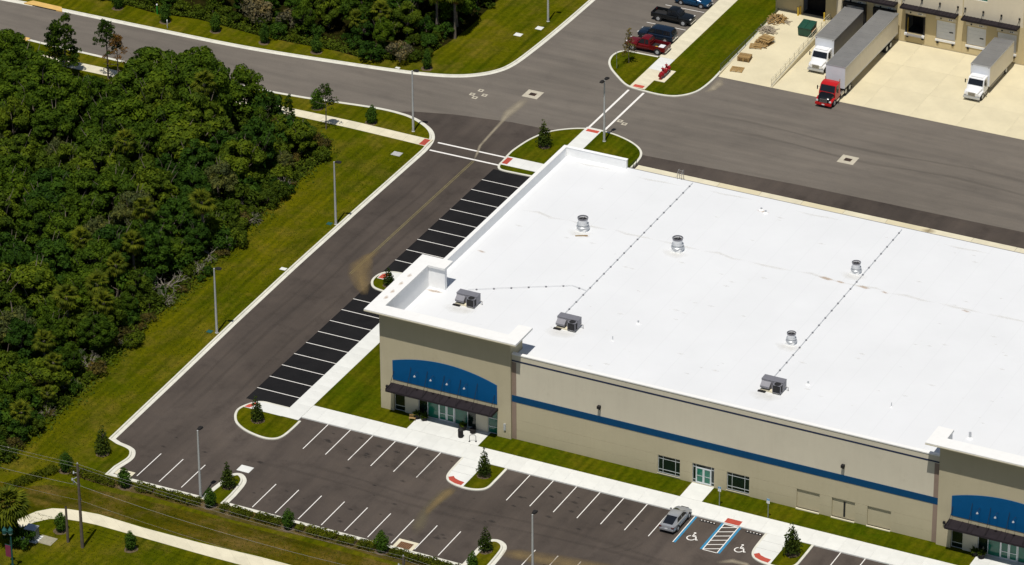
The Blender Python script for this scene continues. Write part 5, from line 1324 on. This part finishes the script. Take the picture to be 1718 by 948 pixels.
def cone_lobes(seed, R, H, base, n, power=.85, tip=.2, oval=False):
    r = random.Random(seed); out = []
    for i in range(n):
        u = (i+.5)/n; z = base+(H-base-tip*.8)*u; w = max(tip, R*(1-u)**power*min(1, .72+u*2.2))*r.uniform(.92, 1.08)
        if oval: w = max(tip, R*.92*sin(pi*(.14+.76*u))**.8)*r.uniform(.92, 1.08)
        k = max(1, int(5*(1-u)+.9))
        for j in range(k):
            a = 2*pi*(j/k+i*.37)+r.uniform(-.3, .3); q = (w-tip)*.62 if k > 1 else 0
            out.append(((q*cos(a), q*sin(a), z), max(tip, w*.55), 1.15))
    return out
KINDS['cone'] = [(crown('crown', L_CONE, 300+i, cone_lobes(i, .95, 2.65, .10, 9, .52, .27, True), 1900, .10), trunk_mesh('trunk', 1.6, .05, i, 0)) for i in range(3)]
KINDS['holly'] = [(crown('crown', L_HOLLY, 320+i, cone_lobes(20+i, 1.0, 3.45, .2, 10, .52, .22), 1050, .12, 1.0), trunk_mesh('trunk', 4.2, .06, i, 3, spread=.4)) for i in range(4)]
def pine_lobes(seed, H, n, lo_h, R):
    r = random.Random(seed); out = []
    for i in range(n):
        u = r.random(); a = r.uniform(0, 2*pi); w = R*(1-.75*u)*r.uniform(.4, 1)
        out.append(((w*cos(a), w*sin(a), lo_h+(H-lo_h)*u), r.uniform(.2, .42), .7))
    return out
def pine_trunk(H, r0, seed, n=9, lo=.45, R=1.5):
    r = random.Random(seed); mb = MB(); mb.tube([(0, 0, 0), (.06, .03, H*.5), (0, 0, H*.97)], [r0, r0*.7, r0*.15], 7)
    for i in range(n):
        z = H*(lo+(.9-lo)*i/n); a = i*2.4+r.uniform(-.3, .3); w = R*(1-.7*(i/n))
        mb.tube([(0, 0, z), (w*.6*cos(a), w*.6*sin(a), z+.1), (w*cos(a), w*sin(a), z+.35)], [.045, .03, .012], 5)
    return mb.mesh('trunk', BARK)
KINDS['pine'] = [(crown('crown', L_PINE, 340+i, pine_lobes(i, 8.2, 70, 4.2, 2.1), 2600, .115, .9, -.6), pine_trunk(8.3, .13, i)) for i in range(2)]
KINDS['pine_full'] = [(crown('crown', L_PINE, 350+i, pine_lobes(30+i, 6.8, 95, 1.2, 2.1), 3600, .12, .9, -.6), pine_trunk(6.8, .13, i, 12, .2)) for i in range(2)]
KINDS['pine_thin'] = [(crown('crown', L_PINE, 360, pine_lobes(9, 6.3, 42, 3.1, 1.6), 1000, .11, .9, -.6), pine_trunk(6.2, .08, 5, 7, .5, 1.4))]
KINDS['rusty'] = [(crown('crown', L_RUST, 370, pine_lobes(15, 6.6, 44, 2.8, 2.2), 1000, .115, .9, -.6), pine_trunk(6.6, .11, 9, 14, .3, 2.2))]
KINDS['sapling'] = [(crown('crown', L_THIN, 380, [((.55*cos(i*2.4)*(1-i/22), .55*sin(i*2.4)*(1-i/22), 1.3+i*.19), .38*(1-i/30), 1) for i in range(18)], 420, .10, .9, -.8), pine_trunk(5.0, .05, 3, 12, .3, .9))]
NAME = {'oak': 'oak_tree', 'dark': 'oak_tree', 'light': 'broadleaf_tree', 'pale': 'broadleaf_tree', 'bush': 'bush', 'dbush': 'bush', 'grey': 'bare_bush', 'dry': 'bush', 'cone': 'conical_tree', 'holly': 'holly_tree',
        'pine': 'pine_tree', 'pine_full': 'pine_tree', 'pine_thin': 'pine_tree', 'rusty': 'pine_tree', 'sapling': 'sapling'}
rt = random.Random(11)
def plant(kd, x, y, s, label, group=None, z=.1, sz=None, i=None, tilt=0):
    v = KINDS[kd]; cr, tr = v[(rt.randrange(len(v)) if i is None else i) % len(v)]
    bushy = kd in ('bush', 'dbush', 'grey', 'dry')
    t = thing(NAME[kd], label, 'bush' if bushy else 'tree', (x, y, z), rt.uniform(0, 2*pi), group)
    t.scale = (s*rt.uniform(.9, 1.1), s*rt.uniform(.9, 1.1), sz or s)
    if tilt: t.rotation_euler = (rt.uniform(-tilt, tilt), rt.uniform(-tilt, tilt), t.rotation_euler[2])
    link('crown', cr, t); link('trunk', tr, t)
    return t

# planted young trees, one by one
G1 = 'young cone shaped trees planted round the lot'
for kd, x, y, h, label in (
    ('holly', -7.96, -19.8, 3.5, 'dark young holly tree on the lawn at the lower left corner of the lot'),
    ('cone', -9.66, -24.55, 2.6, 'green cone shaped tree at the corner where the hedge turns'),
    ('cone', -2.25, -24.65, 2.65, 'green cone shaped tree in the hedge by the corner drain inlet'),
    ('cone', 7.8, -24.25, 2.5, 'round topped green tree in the hedge beside the bottom left light pole'),
    ('holly', 7.6, -19.8, 3.5, 'dark young holly tree on the bottom left parking island'),
    ('cone', 17.3, -24.4, 2.7, 'green cone shaped tree in the hedge right of the bottom left island'),
    ('cone', 28.2, -24.2, 2.65, 'green cone shaped tree in the hedge just left of the drain inlet'),
    ('holly', 3.65, -6.4, 3.4, 'dark young holly tree on the corner island below the black sealed bays'),
    ('holly', 30.95, -6.1, 3.4, 'dark young holly tree on the middle island before the warehouse'),
    ('holly', 2.3, 26.8, 2.7, 'dark young holly tree on the small island midway along the black sealed bays'),
    ('holly', 37.75, -19.4, 3.2, 'dark young holly tree on the bottom right parking island'),
    ('cone', 38.2, -23.3, 2.2, 'green cone shaped tree at the bottom edge below the parking island'),
    ('holly', 66.6, -6.3, 3.8, 'dark full young holly tree on the right island before the warehouse'),
    ('holly', 3.05, 66.0, 3.6, 'thin young holly tree on the island behind the warehouse'),
    ('cone', -18.95, 62.6, 2.8, 'green cone shaped tree on the verge beside the corner footpath'),
    ('cone', -26.8, 63.3, 2.75, 'green cone shaped tree on the verge behind the thin pine'),
    ('cone', -3.8, -35.2, 2.4, 'green cone shaped tree beside the short wooden post'),
    ('cone', 4.6, -35.05, 2.35, 'green cone shaped tree on the lawn below the curving footpath'),
    ('cone', -19.7, 79.0, 2.5, 'green cone shaped tree on the far verge at the bend, behind the junction pole'),
    ('cone', -34.5, 77.2, 2.6, 'green cone shaped tree on the far verge, second from the bend'),
    ('cone', -41.85, 76.8, 2.6, 'green cone shaped tree on the far verge, third from the bend'),
    ('cone', -49.05, 77.05, 2.5, 'green cone shaped tree on the far verge, fourth from the bend'),
    ('cone', -56.3, 76.7, 2.7, 'green cone shaped tree on the far verge beside the white marker post'),
    ('cone', -63.9, 77.6, 2.7, 'green cone shaped tree on the far verge at the top, right of the yellow inlet'),
    ('cone', -71.0, 79.0, 2.4, 'green cone shaped tree on the far verge at the top left edge')):
    s = h/(2.6 if kd == 'cone' else 3.4); plant(kd, x, y, s*rt.uniform(.92, 1.05), label, G1, .12, s*rt.uniform(.86, 1.14), None, .07)
    struct('mulch_or_shade_bed', MB().prism([(x+.75*cos(2*pi*k/12)*(.9+.2*rt.random()), y+.75*sin(2*pi*k/12)*(.9+.2*rt.random())) for k in range(12)], .1, .1285), MULCH_SHADE)  # brown disc: some mulch, mostly the shadow at the tree's foot put into colour
plant('dbush', -27.2, 78.0, 1.45, 'dark round bush at the edge of the far wood near the bend', None, .12)
plant('grey', -23.6, 79.2, .95, 'grey twiggy bush at the edge of the far wood near the bend', None, .12)
plant('sapling', 2.5, 91.4, 1.05, 'thin brownish sapling on the upper island by the red pickup', None, .12)
plant('pine_thin', -23.1, 58.7, 1.0, 'thin young pine standing alone beside the corner footpath')
plant('pine', -54.4, 59.3, 1.0, 'tall pine with a clear trunk against the far road')
plant('rusty', -52.7, 58.9, 1.0, 'half dead rust coloured pine beside the tall clear trunked pine')
plant('pine_full', -59.6, 57.8, 1.2, 'full dark pine left of the clear trunked pine, its top over the road', i=0)
plant('pine_full', -61.5, 58.3, 1.0, 'slim dark pine at the far footpath, left of the full pine', i=1)
plant('pine_full', -28.2, 58.6, .52, 'small dark pine at the footpath behind the thin pine')
plant('pine_full', -30.0, 57.6, .6, 'small pale pine at the footpath, end of the wood')
plant('dark', -7.3, -39.5, .52, 'dark bush under the palm at the bottom left')
plant('dbush', -5.6, -39.4, 1.1, 'dark glossy bush between the palm and the utility cabinet')

# fan palms
def frond_mesh(seed, mat=L_PALM):
    r = random.Random(seed); mb = MB(); tones = []
    mb.add([(0, -.02, 0), (0, .02, 0), (.75, .015, .05), (.75, -.015, .05)], [(0, 1, 2, 3)]); tones.append(.4)
    for i in range(11):
        a = radians(-80+16*i); L = .85*r.uniform(.85, 1.1)*(.75+.25*cos(a)); w = .085
        d = Vector((cos(a), sin(a), 0)); s = Vector((-sin(a), cos(a), 0))*w; c = Vector((.72, 0, .05))
        mb.add([c, c+d*L*.55+s+Vector((0, 0, .04)), c+d*L*.55-s+Vector((0, 0, .04)), c+d*L+Vector((0, 0, -.22))], [(0, 2, 1), (1, 2, 3)])
        tones += [min(1, max(0, r.gauss(.55, .15)))]*2
    return foliage(mb, 'frond', mat, r, tones)
FR = [frond_mesh(i) for i in range(4)]; FRD = [frond_mesh(9, L_RUST)]
def palm(x, y, h, s, label, n=26, dead=3, group=None):
    t = thing('palm_tree', label, 'palm', (x, y, .1), rt.uniform(0, 6), group)
    obj('trunk', MB().tube([(0, 0, 0), (.06, 0, h*.5), (0, 0, h-.2)], [.2, .16, .19], 9), PALMBARK, t, smooth=50)
    for i in range(n):
        e = radians(80-130*(i/(n-1))**1.05); a = i*2.39996
        o = link('frond', rt.choice(FR), t, (0, 0, h-.25)); o.rotation_euler = (rt.uniform(-.3, .3), -e, a); o.scale = (s*rt.uniform(.85, 1.15),)*3
    for i in range(dead):
        o = link('dead_frond', FRD[0], t, (0, 0, h-.4)); o.rotation_euler = (0, radians(60+8*i), i*2.1); o.scale = (s*.8,)*3
GP = 'fan palms along the edge of the woods'
for x, y, h, s, label in (
    (-21.0, 24.9, 6.6, 1.15, 'tall fan palm above the pale fallen branches at the wood edge'),
    (-24.3, 14.6, 5.6, 1.1, 'fan palm inside the wood left of the tall palm'),
    (-22.6, 4.0, 5.8, 1.1, 'fan palm with the brownest skirt, right one of the close pair'),
    (-24.4, .4, 5.6, 1.1, 'fan palm with drooping brown fronds, left one of the close pair'),
    (-20.6, 2.0, 5.0, 1.0, 'fan palm with a bare grey trunk before the close pair'),
    (-18.9, -11.5, 4.6, .8, 'small yellow fan palm at the dark gap in the wood edge'),
    (-17.9, -20.0, 3.0, .95, 'low fan palm at the lower left end of the wood'),
    (-17.9, -14.6, 2.6, .6, 'tiny yellow fan palm at the dark gap, nearer the frame corner'),
    (-29.5, 12.2, 6.0, 1.0, 'fan palm deep in the wood at the left'),
    (-23.6, 9.8, 5.2, 1.0, 'yellowish fan palm between the close pair and the tall palm'),
    (-36.0, 33.0, 7.6, 1.1, 'fan palm rising above the crowns in the middle of the wood'),
    (-33.5, 47.5, 9.2, 1.15, 'fan palm among the tall crowns at the far end of the wood'),
    (-26.5, 21.0, 6.4, 1.05, 'fan palm showing just left of the tall edge palm'),
    (-22.3, -8.0, 4.6, 1.0, 'fan palm behind the dark gap in the wood edge'),
    (-20.5, 88.4, 6.6, 1.2, 'tall fan palm at the right corner of the far wood'),
    (-23.2, 88.6, 6.4, 1.15, 'tall fan palm second from the right corner of the far wood'),
    (-28.5, 83.5, 4.6, 1.0, 'yellow fan palm inside the far wood above the dark bush'),
    (-31.0, 81.8, 3.6, .95, 'low yellow fan palm in the far wood above the dark bush'),
    (-30.4, 85.2, 5.0, 1.0, 'yellow fan palm at the back of the far wood')):
    palm(x, y, h, s, label, group=GP)
palm(-6.9, -39.9, 5.1, 1.5, 'large fan palm in the bottom left corner over the utility cabinet', 48, 6, GP)

# bare pale branches
def deadwood(x, y, s, label, n=9, seed=0, flat=.5):
    r = random.Random(seed); t = thing('dead_tree', label, 'dead tree', (x, y, .12)); mb = MB()
    def grow(p, d, L, w, k):
        q = p+d*L; m = (p+q)/2+rdir(r)*L*.12
        mb.tube([tuple(p), tuple(m), tuple(q)], [w, w*.8, w*.55], 5)
        if k:
            for i in range(2+(r.random() < .5)): grow(q, (d+rdir(r)*.75).normalized(), L*r.uniform(.5, .8), w*.55, k-1)
    for i in range(n):
        a = r.uniform(0, 2*pi); grow(Vector((0, 0, .2)), Vector((cos(a), sin(a), r.uniform(.15, flat+.3))).normalized(), s*r.uniform(.5, 1), .05*s, 3)
    obj('branches', mb, DEADW, t)
deadwood(-19.8, 24.2, 1.3, 'pale fallen branches under the tall palm at the wood edge', 7, 1)
deadwood(-20.4, 15.0, 1.5, 'grey dead brush heap at the wood edge below the tall palm', 12, 2)
deadwood(-19.0, -4.5, 1.0, 'grey bare branches at the wood edge below the close palms', 8, 3, .9)
deadwood(-18.3, -9.5, .8, 'grey dead twigs in the dark gap of the wood edge', 8, 4, .9)
deadwood(-43.5, 57.5, 1.2, 'pale bare twigs in the tall trees near the far road', 8, 5, 1.2)
deadwood(-31.0, 44.0, 1.3, 'pale bare twigs in the middle of the wood', 8, 6, 1.5)
deadwood(-21.8, 36.0, 1.0, 'grey bare twigs among the low edge bushes', 7, 7, 1)
deadwood(-24.3, 54.5, 1.0, 'grey bare twigs in the bushes behind the thin pine', 8, 8, 1)

for k, (x, y, s) in enumerate(((-18.9, 20.2, .8), (-19.2, 28.6, .7), (-19.6, 33.0, .8), (-18.6, 11.8, .9), (-17.9, 1.5, .7), (-20.1, 43.0, .7), (-17.4, -15.5, .6))):
    deadwood(x, y, s, 'grey dry brush at the left wood edge, ' + ('between tall palm and brush heap', 'just past the tall palm', 'below the farther light pole', 'nearest the near light pole', 'before the close palms', 'past the farther light pole', 'beside the low palm')[k], 11, 20+k, .7)
# the woods: every tree is one object
def edge_x(y):
    P = [(-60, -16.4), (-26, -16.4), (-12, -16.5), (-6, -16.9), (0, -17.2), (8, -17.9), (13, -17.5), (24, -18.1), (33, -18.6), (40, -19.4), (47, -19.1), (53, -19.6), (56, -21.0), (59, -26)]
    for a, b in zip(P, P[1:]):
        if a[0] <= y <= b[0]: return a[1]+(b[1]-a[1])*(y-a[0])/(b[0]-a[0])
    return -26
def seen(x, y, h, m=70):
    for z in (.5, h):
        u, v = pix((x, y, z))
        if -m < u < 1718+m and -m < v < 948+m: return True
    return False
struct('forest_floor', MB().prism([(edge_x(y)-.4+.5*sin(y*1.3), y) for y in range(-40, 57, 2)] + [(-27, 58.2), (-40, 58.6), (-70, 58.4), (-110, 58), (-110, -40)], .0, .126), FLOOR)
nedge = [(-100, 79.5), (-64, 79.0), (-58.9, 78.4), (-52.9, 79.2), (-48.2, 78.8), (-43.4, 78.3), (-39.2, 78.3), (-32.4, 78.6), (-28.7, 78.2), (-25.6, 79.0), (-22.4, 80.3), (-21.4, 82.3), (-20.7, 86.5), (-20.3, 92.5), (-20.6, 97.3), (-20.8, 130)]
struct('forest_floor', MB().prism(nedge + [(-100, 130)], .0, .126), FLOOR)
def nedge_y(x):
    for a, b in zip(nedge, nedge[1:]):
        if a[0] <= x <= b[0]: return a[1]+(b[1]-a[1])*(x-a[0])/(b[0]-a[0])
    return 999
def scatter(inside, box, dist, tries, r, pts=None):
    pts = pts if pts is not None else []
    for _ in range(tries):
        x, y = r.uniform(box[0], box[1]), r.uniform(box[2], box[3])
        if not inside(x, y): continue
        d = dist(x, y)
        if all((x-a)**2+(y-b)**2 > (d*.5+c*.5)**2 for a, b, c in pts): pts.append((x, y, d))
    return pts
ORD = 'first second third fourth fifth sixth seventh eighth ninth tenth eleventh twelfth thirteenth fourteenth fifteenth sixteenth seventeenth eighteenth nineteenth twentieth'.split()
def rank_labels(group, pos, depth, bands, text):
    """name every tree of a wood by the landmark it stands level with and by how far back from the edge it stands"""
    trees = [o for o in C.objects if o.get('group') == group]
    for k, (hi, mark) in enumerate(bands):
        lo = bands[k-1][0] if k else -999
        row = sorted([o for o in trees if lo <= pos(o) < hi], key=depth)
        for i, o in enumerate(row):
            n = ORD[i] if i < 20 else 'hindmost'
            if i == 0: n = 'front'
            o['label'] = text % (o['label'], n, mark)
rw = random.Random(21)
SKY = [(-200, 38), (0, 38), (30, 52), (62, 66), (78, 112), (140, 128), (212, 122), (230, 88), (262, 55), (300, 62), (345, 82), (400, 102), (430, 128), (458, 168), (472, 192), (520, 206), (560, 226), (590, 236), (900, 240)]
def top_height(x, y, h, r):
    """the tallest a tree here can stand, given the tree line read off the photograph"""
    while h > 1.6:
        ok = True
        for du, hz in ((0, h), (-r*.8, h*.78), (r*.8, h*.78)):
            u, v = pix((x+du*.9, y+du*.45, hz))
            for a, b in zip(SKY, SKY[1:]):
                if a[0] <= u < b[0] and v < a[1]+(b[1]-a[1])*(u-a[0])/(b[0]-a[0]): ok = False
        if ok: return h
        h -= .35
    return 0
def in_west(x, y): return x < edge_x(y)-2.6 and y < 57 - (0 if x < -34 else max(0, (x+34))*.45) and seen(x, y, 9)
west = scatter(in_west, (-95, -16, -45, 58), lambda x, y: 3.3 if x > edge_x(y)-7 else 3.7, 9000, rw)
for x, y, d in west:
    e = edge_x(y)-x
    q = rw.random()
    tall = y > 38 and x < -30
    if tall: h = rw.uniform(8.6, 11.2) if y > 44 else rw.uniform(7.4, 9.4)
    elif e < 5: h = rw.uniform(3.6, 5.4)
    else: h = rw.uniform(5.6, 8.2)
    if y > 46 and x > -33: h = rw.uniform(3.0, 4.6)
    if q < (.62 if tall else .48): kd, nm, H = 'oak', 'mid green', 7.2
    elif q < .75: kd, nm, H = 'dark', 'dark green', 6.6
    elif q < .92: kd, nm, H = 'light', 'light green', 5.6
    else: kd, nm, H = 'pale', 'pale greyish green', 6.8
    h = top_height(x, y, h, 2.4)
    if h < 2.2: continue
    s = min(1.3, max(.5, h/H))*rw.uniform(.95, 1.2)
    plant(kd, x, y, s*rw.uniform(.9, 1.08), nm, 'trees packed in the left wood', .1, h/H)
def in_north(x, y): return x < -21.8 and y > nedge_y(x)+2.4 and seen(x, y, 8, 60) and not (-26 < x < -19 and y < 91.5)
north = scatter(in_north, (-100, -21, 78, 125), lambda x, y: 3.5, 6000, rw)
for x, y, d in north:
    q = rw.random(); h = rw.uniform(5.0, 7.8) if y > nedge_y(x)+5 else rw.uniform(3.4, 5.2)
    kd, nm, H = ('oak', 'mid green', 7.2) if q < .4 else (('dark', 'dark green', 6.6) if q < .78 else ('light', 'light green', 5.6))
    plant(kd, x, y, min(1.2, h/H*rw.uniform(.9, 1.1)), nm, 'trees packed in the far wood', .1, h/H)
rank_labels('trees packed in the far wood', lambda o: -o.location.x, lambda o: o.location.y-nedge_y(o.location.x),
    [(25, 'the bend'), (28.5, 'the dark round bush'), (32, 'the yellow palms'), (35.5, 'the second cone tree'), (39, 'the gap beside the third cone'), (43, 'the third cone tree'), (47, 'the grey bare trees'), (51, 'the fourth cone tree'), (55, 'the white marker post'), (59, 'the green marker post'), (63, 'the lawn past the green marker'), (999, 'the top left verge')],
    '%s tree, %s from the far verge, behind %s')
for x, y, s in ((-44.5, 80.6, 1.2), (-46.5, 83, 1.25), (-40.5, 81.3, 1.0)): plant('grey', x, y, s, 'grey half bare tree among the green ones of the far wood', 'grey bare trees of the far wood')
rank_labels('trees packed in the left wood', lambda o: o.location.y, lambda o: edge_x(o.location.y)-o.location.x,
    [(-20, 'the pale boulders'), (-15, 'the low palm'), (-10, 'the small yellow palm'), (-5, 'the dark gap'), (-1, 'the grey bare branches'), (3, 'the close palms'), (7, 'the near light pole base'), (11, 'the near teal lid'), (15, 'the brush heap'), (19, 'the far brush heap end'), (23, 'the white edge lid'), (27, 'the tall palm'), (31, 'the small road island'), (35, 'the pale silt stain'), (39, 'the farther light pole'), (43, 'the bare twigs'), (47, 'the top black bays'), (51, 'the lawn corner'), (54, 'the grey lawn lid'), (99, 'the far footpath')],
    '%s tree, %s from the lawn, level with %s')
# low growth filling the gaps between the trunks
fill = scatter(lambda x, y: x < edge_x(y)-3 and y < 57 and seen(x, y, 3, 20), (-95, -16, -45, 58), lambda x, y: 2.3, 9000, rw)
fw = 0
for x, y, d in fill:
    if fw >= 150: break
    h = top_height(x, y, rw.uniform(2.4, 4.2), 1.5)
    if h < 1.7: continue
    fw += 1
    kd = rw.choice(('bush', 'dbush', 'dbush'))
    plant(kd, x, y, h/1.9, ('yellow green' if kd == 'bush' else 'dark green')+' tall understorey bush between the trees of the left wood', 'understorey bushes in the left wood')
# bushes along both wood edges
bw = scatter(lambda x, y: edge_x(y)-3.4 < x < edge_x(y)-.1+.7*sin(y*.55)*sin(y*.23+1) and y < 56 and seen(x, y, 2, 20), (-30, -15, -40, 57), lambda x, y: 1.55, 5000, rw)
bw = scatter(lambda x, y: -33 < x < edge_x(y)-.8 and 45 < y < 57.2, (-33, -18, 45, 58), lambda x, y: 1.9, 3000, rw, bw)
for x, y, d in bw:
    kd = 'bush' if rw.random() < .6 else 'dbush'
    if 20 < y < 26 or -13 < y < -7 or 9 < y < 16:
        if rw.random() < .45: continue
    if rw.random() < .34: kd = 'dry'
    plant(kd, x, y, rw.choice((.45, .6, .8, 1.0, 1.3)), {'bush': 'yellow green', 'dbush': 'dark green', 'dry': 'dry brownish'}[kd]+' low bush along the lawn edge of the left wood', 'low bushes along the left wood edge')
bn = scatter(lambda x, y: (nedge_y(x)+.4 < y < nedge_y(x)+3 or (x > -25 and x < -20.9 and y > 80.5)) and x < -20.6 and seen(x, y, 2, 20), (-85, -20, 78, 110), lambda x, y: 1.9, 4000, rw)
for x, y, d in bn:
    kd = 'bush' if rw.random() < .55 else 'dbush'
    plant(kd, x, y, rw.uniform(.5, 1.15), ('yellow green' if kd == 'bush' else 'dark green')+' low bush along the verge edge of the far wood', 'low bushes along the far wood edge')
# ground cover between and in front of the bushes
mb = MB(); tones = []
for i in range(26000):
    if i % 3: y = rw.uniform(-40, 57); x = edge_x(y)+rw.gauss(-1.2, .9) if i % 2 else edge_x(y)-rw.uniform(0, 12)
    else: x = rw.uniform(-85, -21); y = nedge_y(x)+abs(rw.gauss(.4, 1.4))
    if not seen(x, y, .5, 10): continue
    h = abs(rw.gauss(0, .28)); leaf(mb, Vector((x, y, .13+h)), (rdir(rw, 0)+Vector((0, 0, .6))).normalized(), .15, rw); tones.append(min(1, max(0, rw.gauss(.5, .2))))
me = mb.mesh('undergrowth', L_BUSH); at = me.attributes.new('tone', 'FLOAT', 'FACE'); at.data.foreach_set('value', tones)
tag(link('undergrowth', me), 'leafy ground cover along the edges of the woods', 'undergrowth', None, 'stuff')
# grass tufts and weeds that stand above the mown lawns
mb = MB(); tones = []
for i in range(16000):
    c = i % 4
    if c < 2: y = rw.uniform(-26, 57); x = rw.uniform(edge_x(y), -9.9-.3)
    elif c == 2: x = rw.uniform(-12, 45); y = rw.uniform(-30.3, -26)
    else: x = rw.uniform(-8, 22); y = rw.uniform(-45, -33.2)
    n = rdir(rw, .2); leaf(mb, Vector((x, y, .15)), n, .07, rw); tones.append(min(1, max(0, rw.gauss(.55, .2))))
me = mb.mesh('grass', L_HEDGE); at = me.attributes.new('tone', 'FLOAT', 'FACE'); at.data.foreach_set('value', tones)
tag(link('grass', me), 'loose grass tufts standing on the mown lawns', 'grass', None, 'stuff')

# clipped hedge runs
def hedge(a, b, label, w=.55, h=.62):
    r = random.Random(int(a[0]*7)); t = thing('hedge', label, 'hedge', (a[0], a[1], .12), group='low hedge runs along the bottom of the lot')
    A = Vector((0, 0, 0)); Bv = Vector((b[0]-a[0], b[1]-a[1], 0)); L = Bv.length; u = Bv.normalized(); n = Vector((-u.y, u.x, 0))
    lobes = []
    k = int(L/.55)
    for i in range(k):
        if r.random() < .07: continue
        p = u*((i+.5)*L/k)+n*r.uniform(-.12, .12)
        for s in (-.28, .28): lobes.append((p+n*s+Vector((0, 0, h*.5)), r.uniform(.36, .52), .85))
    link('leaves', crown('leaves', L_HEDGE, int(a[0]), lobes, int(L*330), .10, .7, -.2), t)
    mb = MB()
    for i in range(int(L/.9)): p = u*((i+.5)*.9); mb.tube([tuple(p), tuple(p+Vector((0, 0, .4)))], .03, 5)
    obj('stems', mb, BARK, t)
hedge((-13.4, -30.4), (-10.5, -25.0), 'low hedge run slanting across the lawn at the left')
hedge((-8.9, -24.5), (-3.2, -25.0), 'low hedge run between the corner cone tree and the drain inlet tree')
hedge((-1.2, -24.3), (6.6, -24.4), 'low hedge run along the three bottom left bays')
hedge((9.2, -24.2), (16.3, -24.1), 'low hedge run right of the bottom left light pole')
hedge((18.3, -24.1), (27.2, -24.2), 'low hedge run in the middle of the bottom bays')
hedge((29.3, -24.2), (37.2, -24.3), 'low hedge run below the drain inlet')
hedge((39.5, -24.2), (52, -24.2), 'low hedge run at the bottom edge right of the parking island')
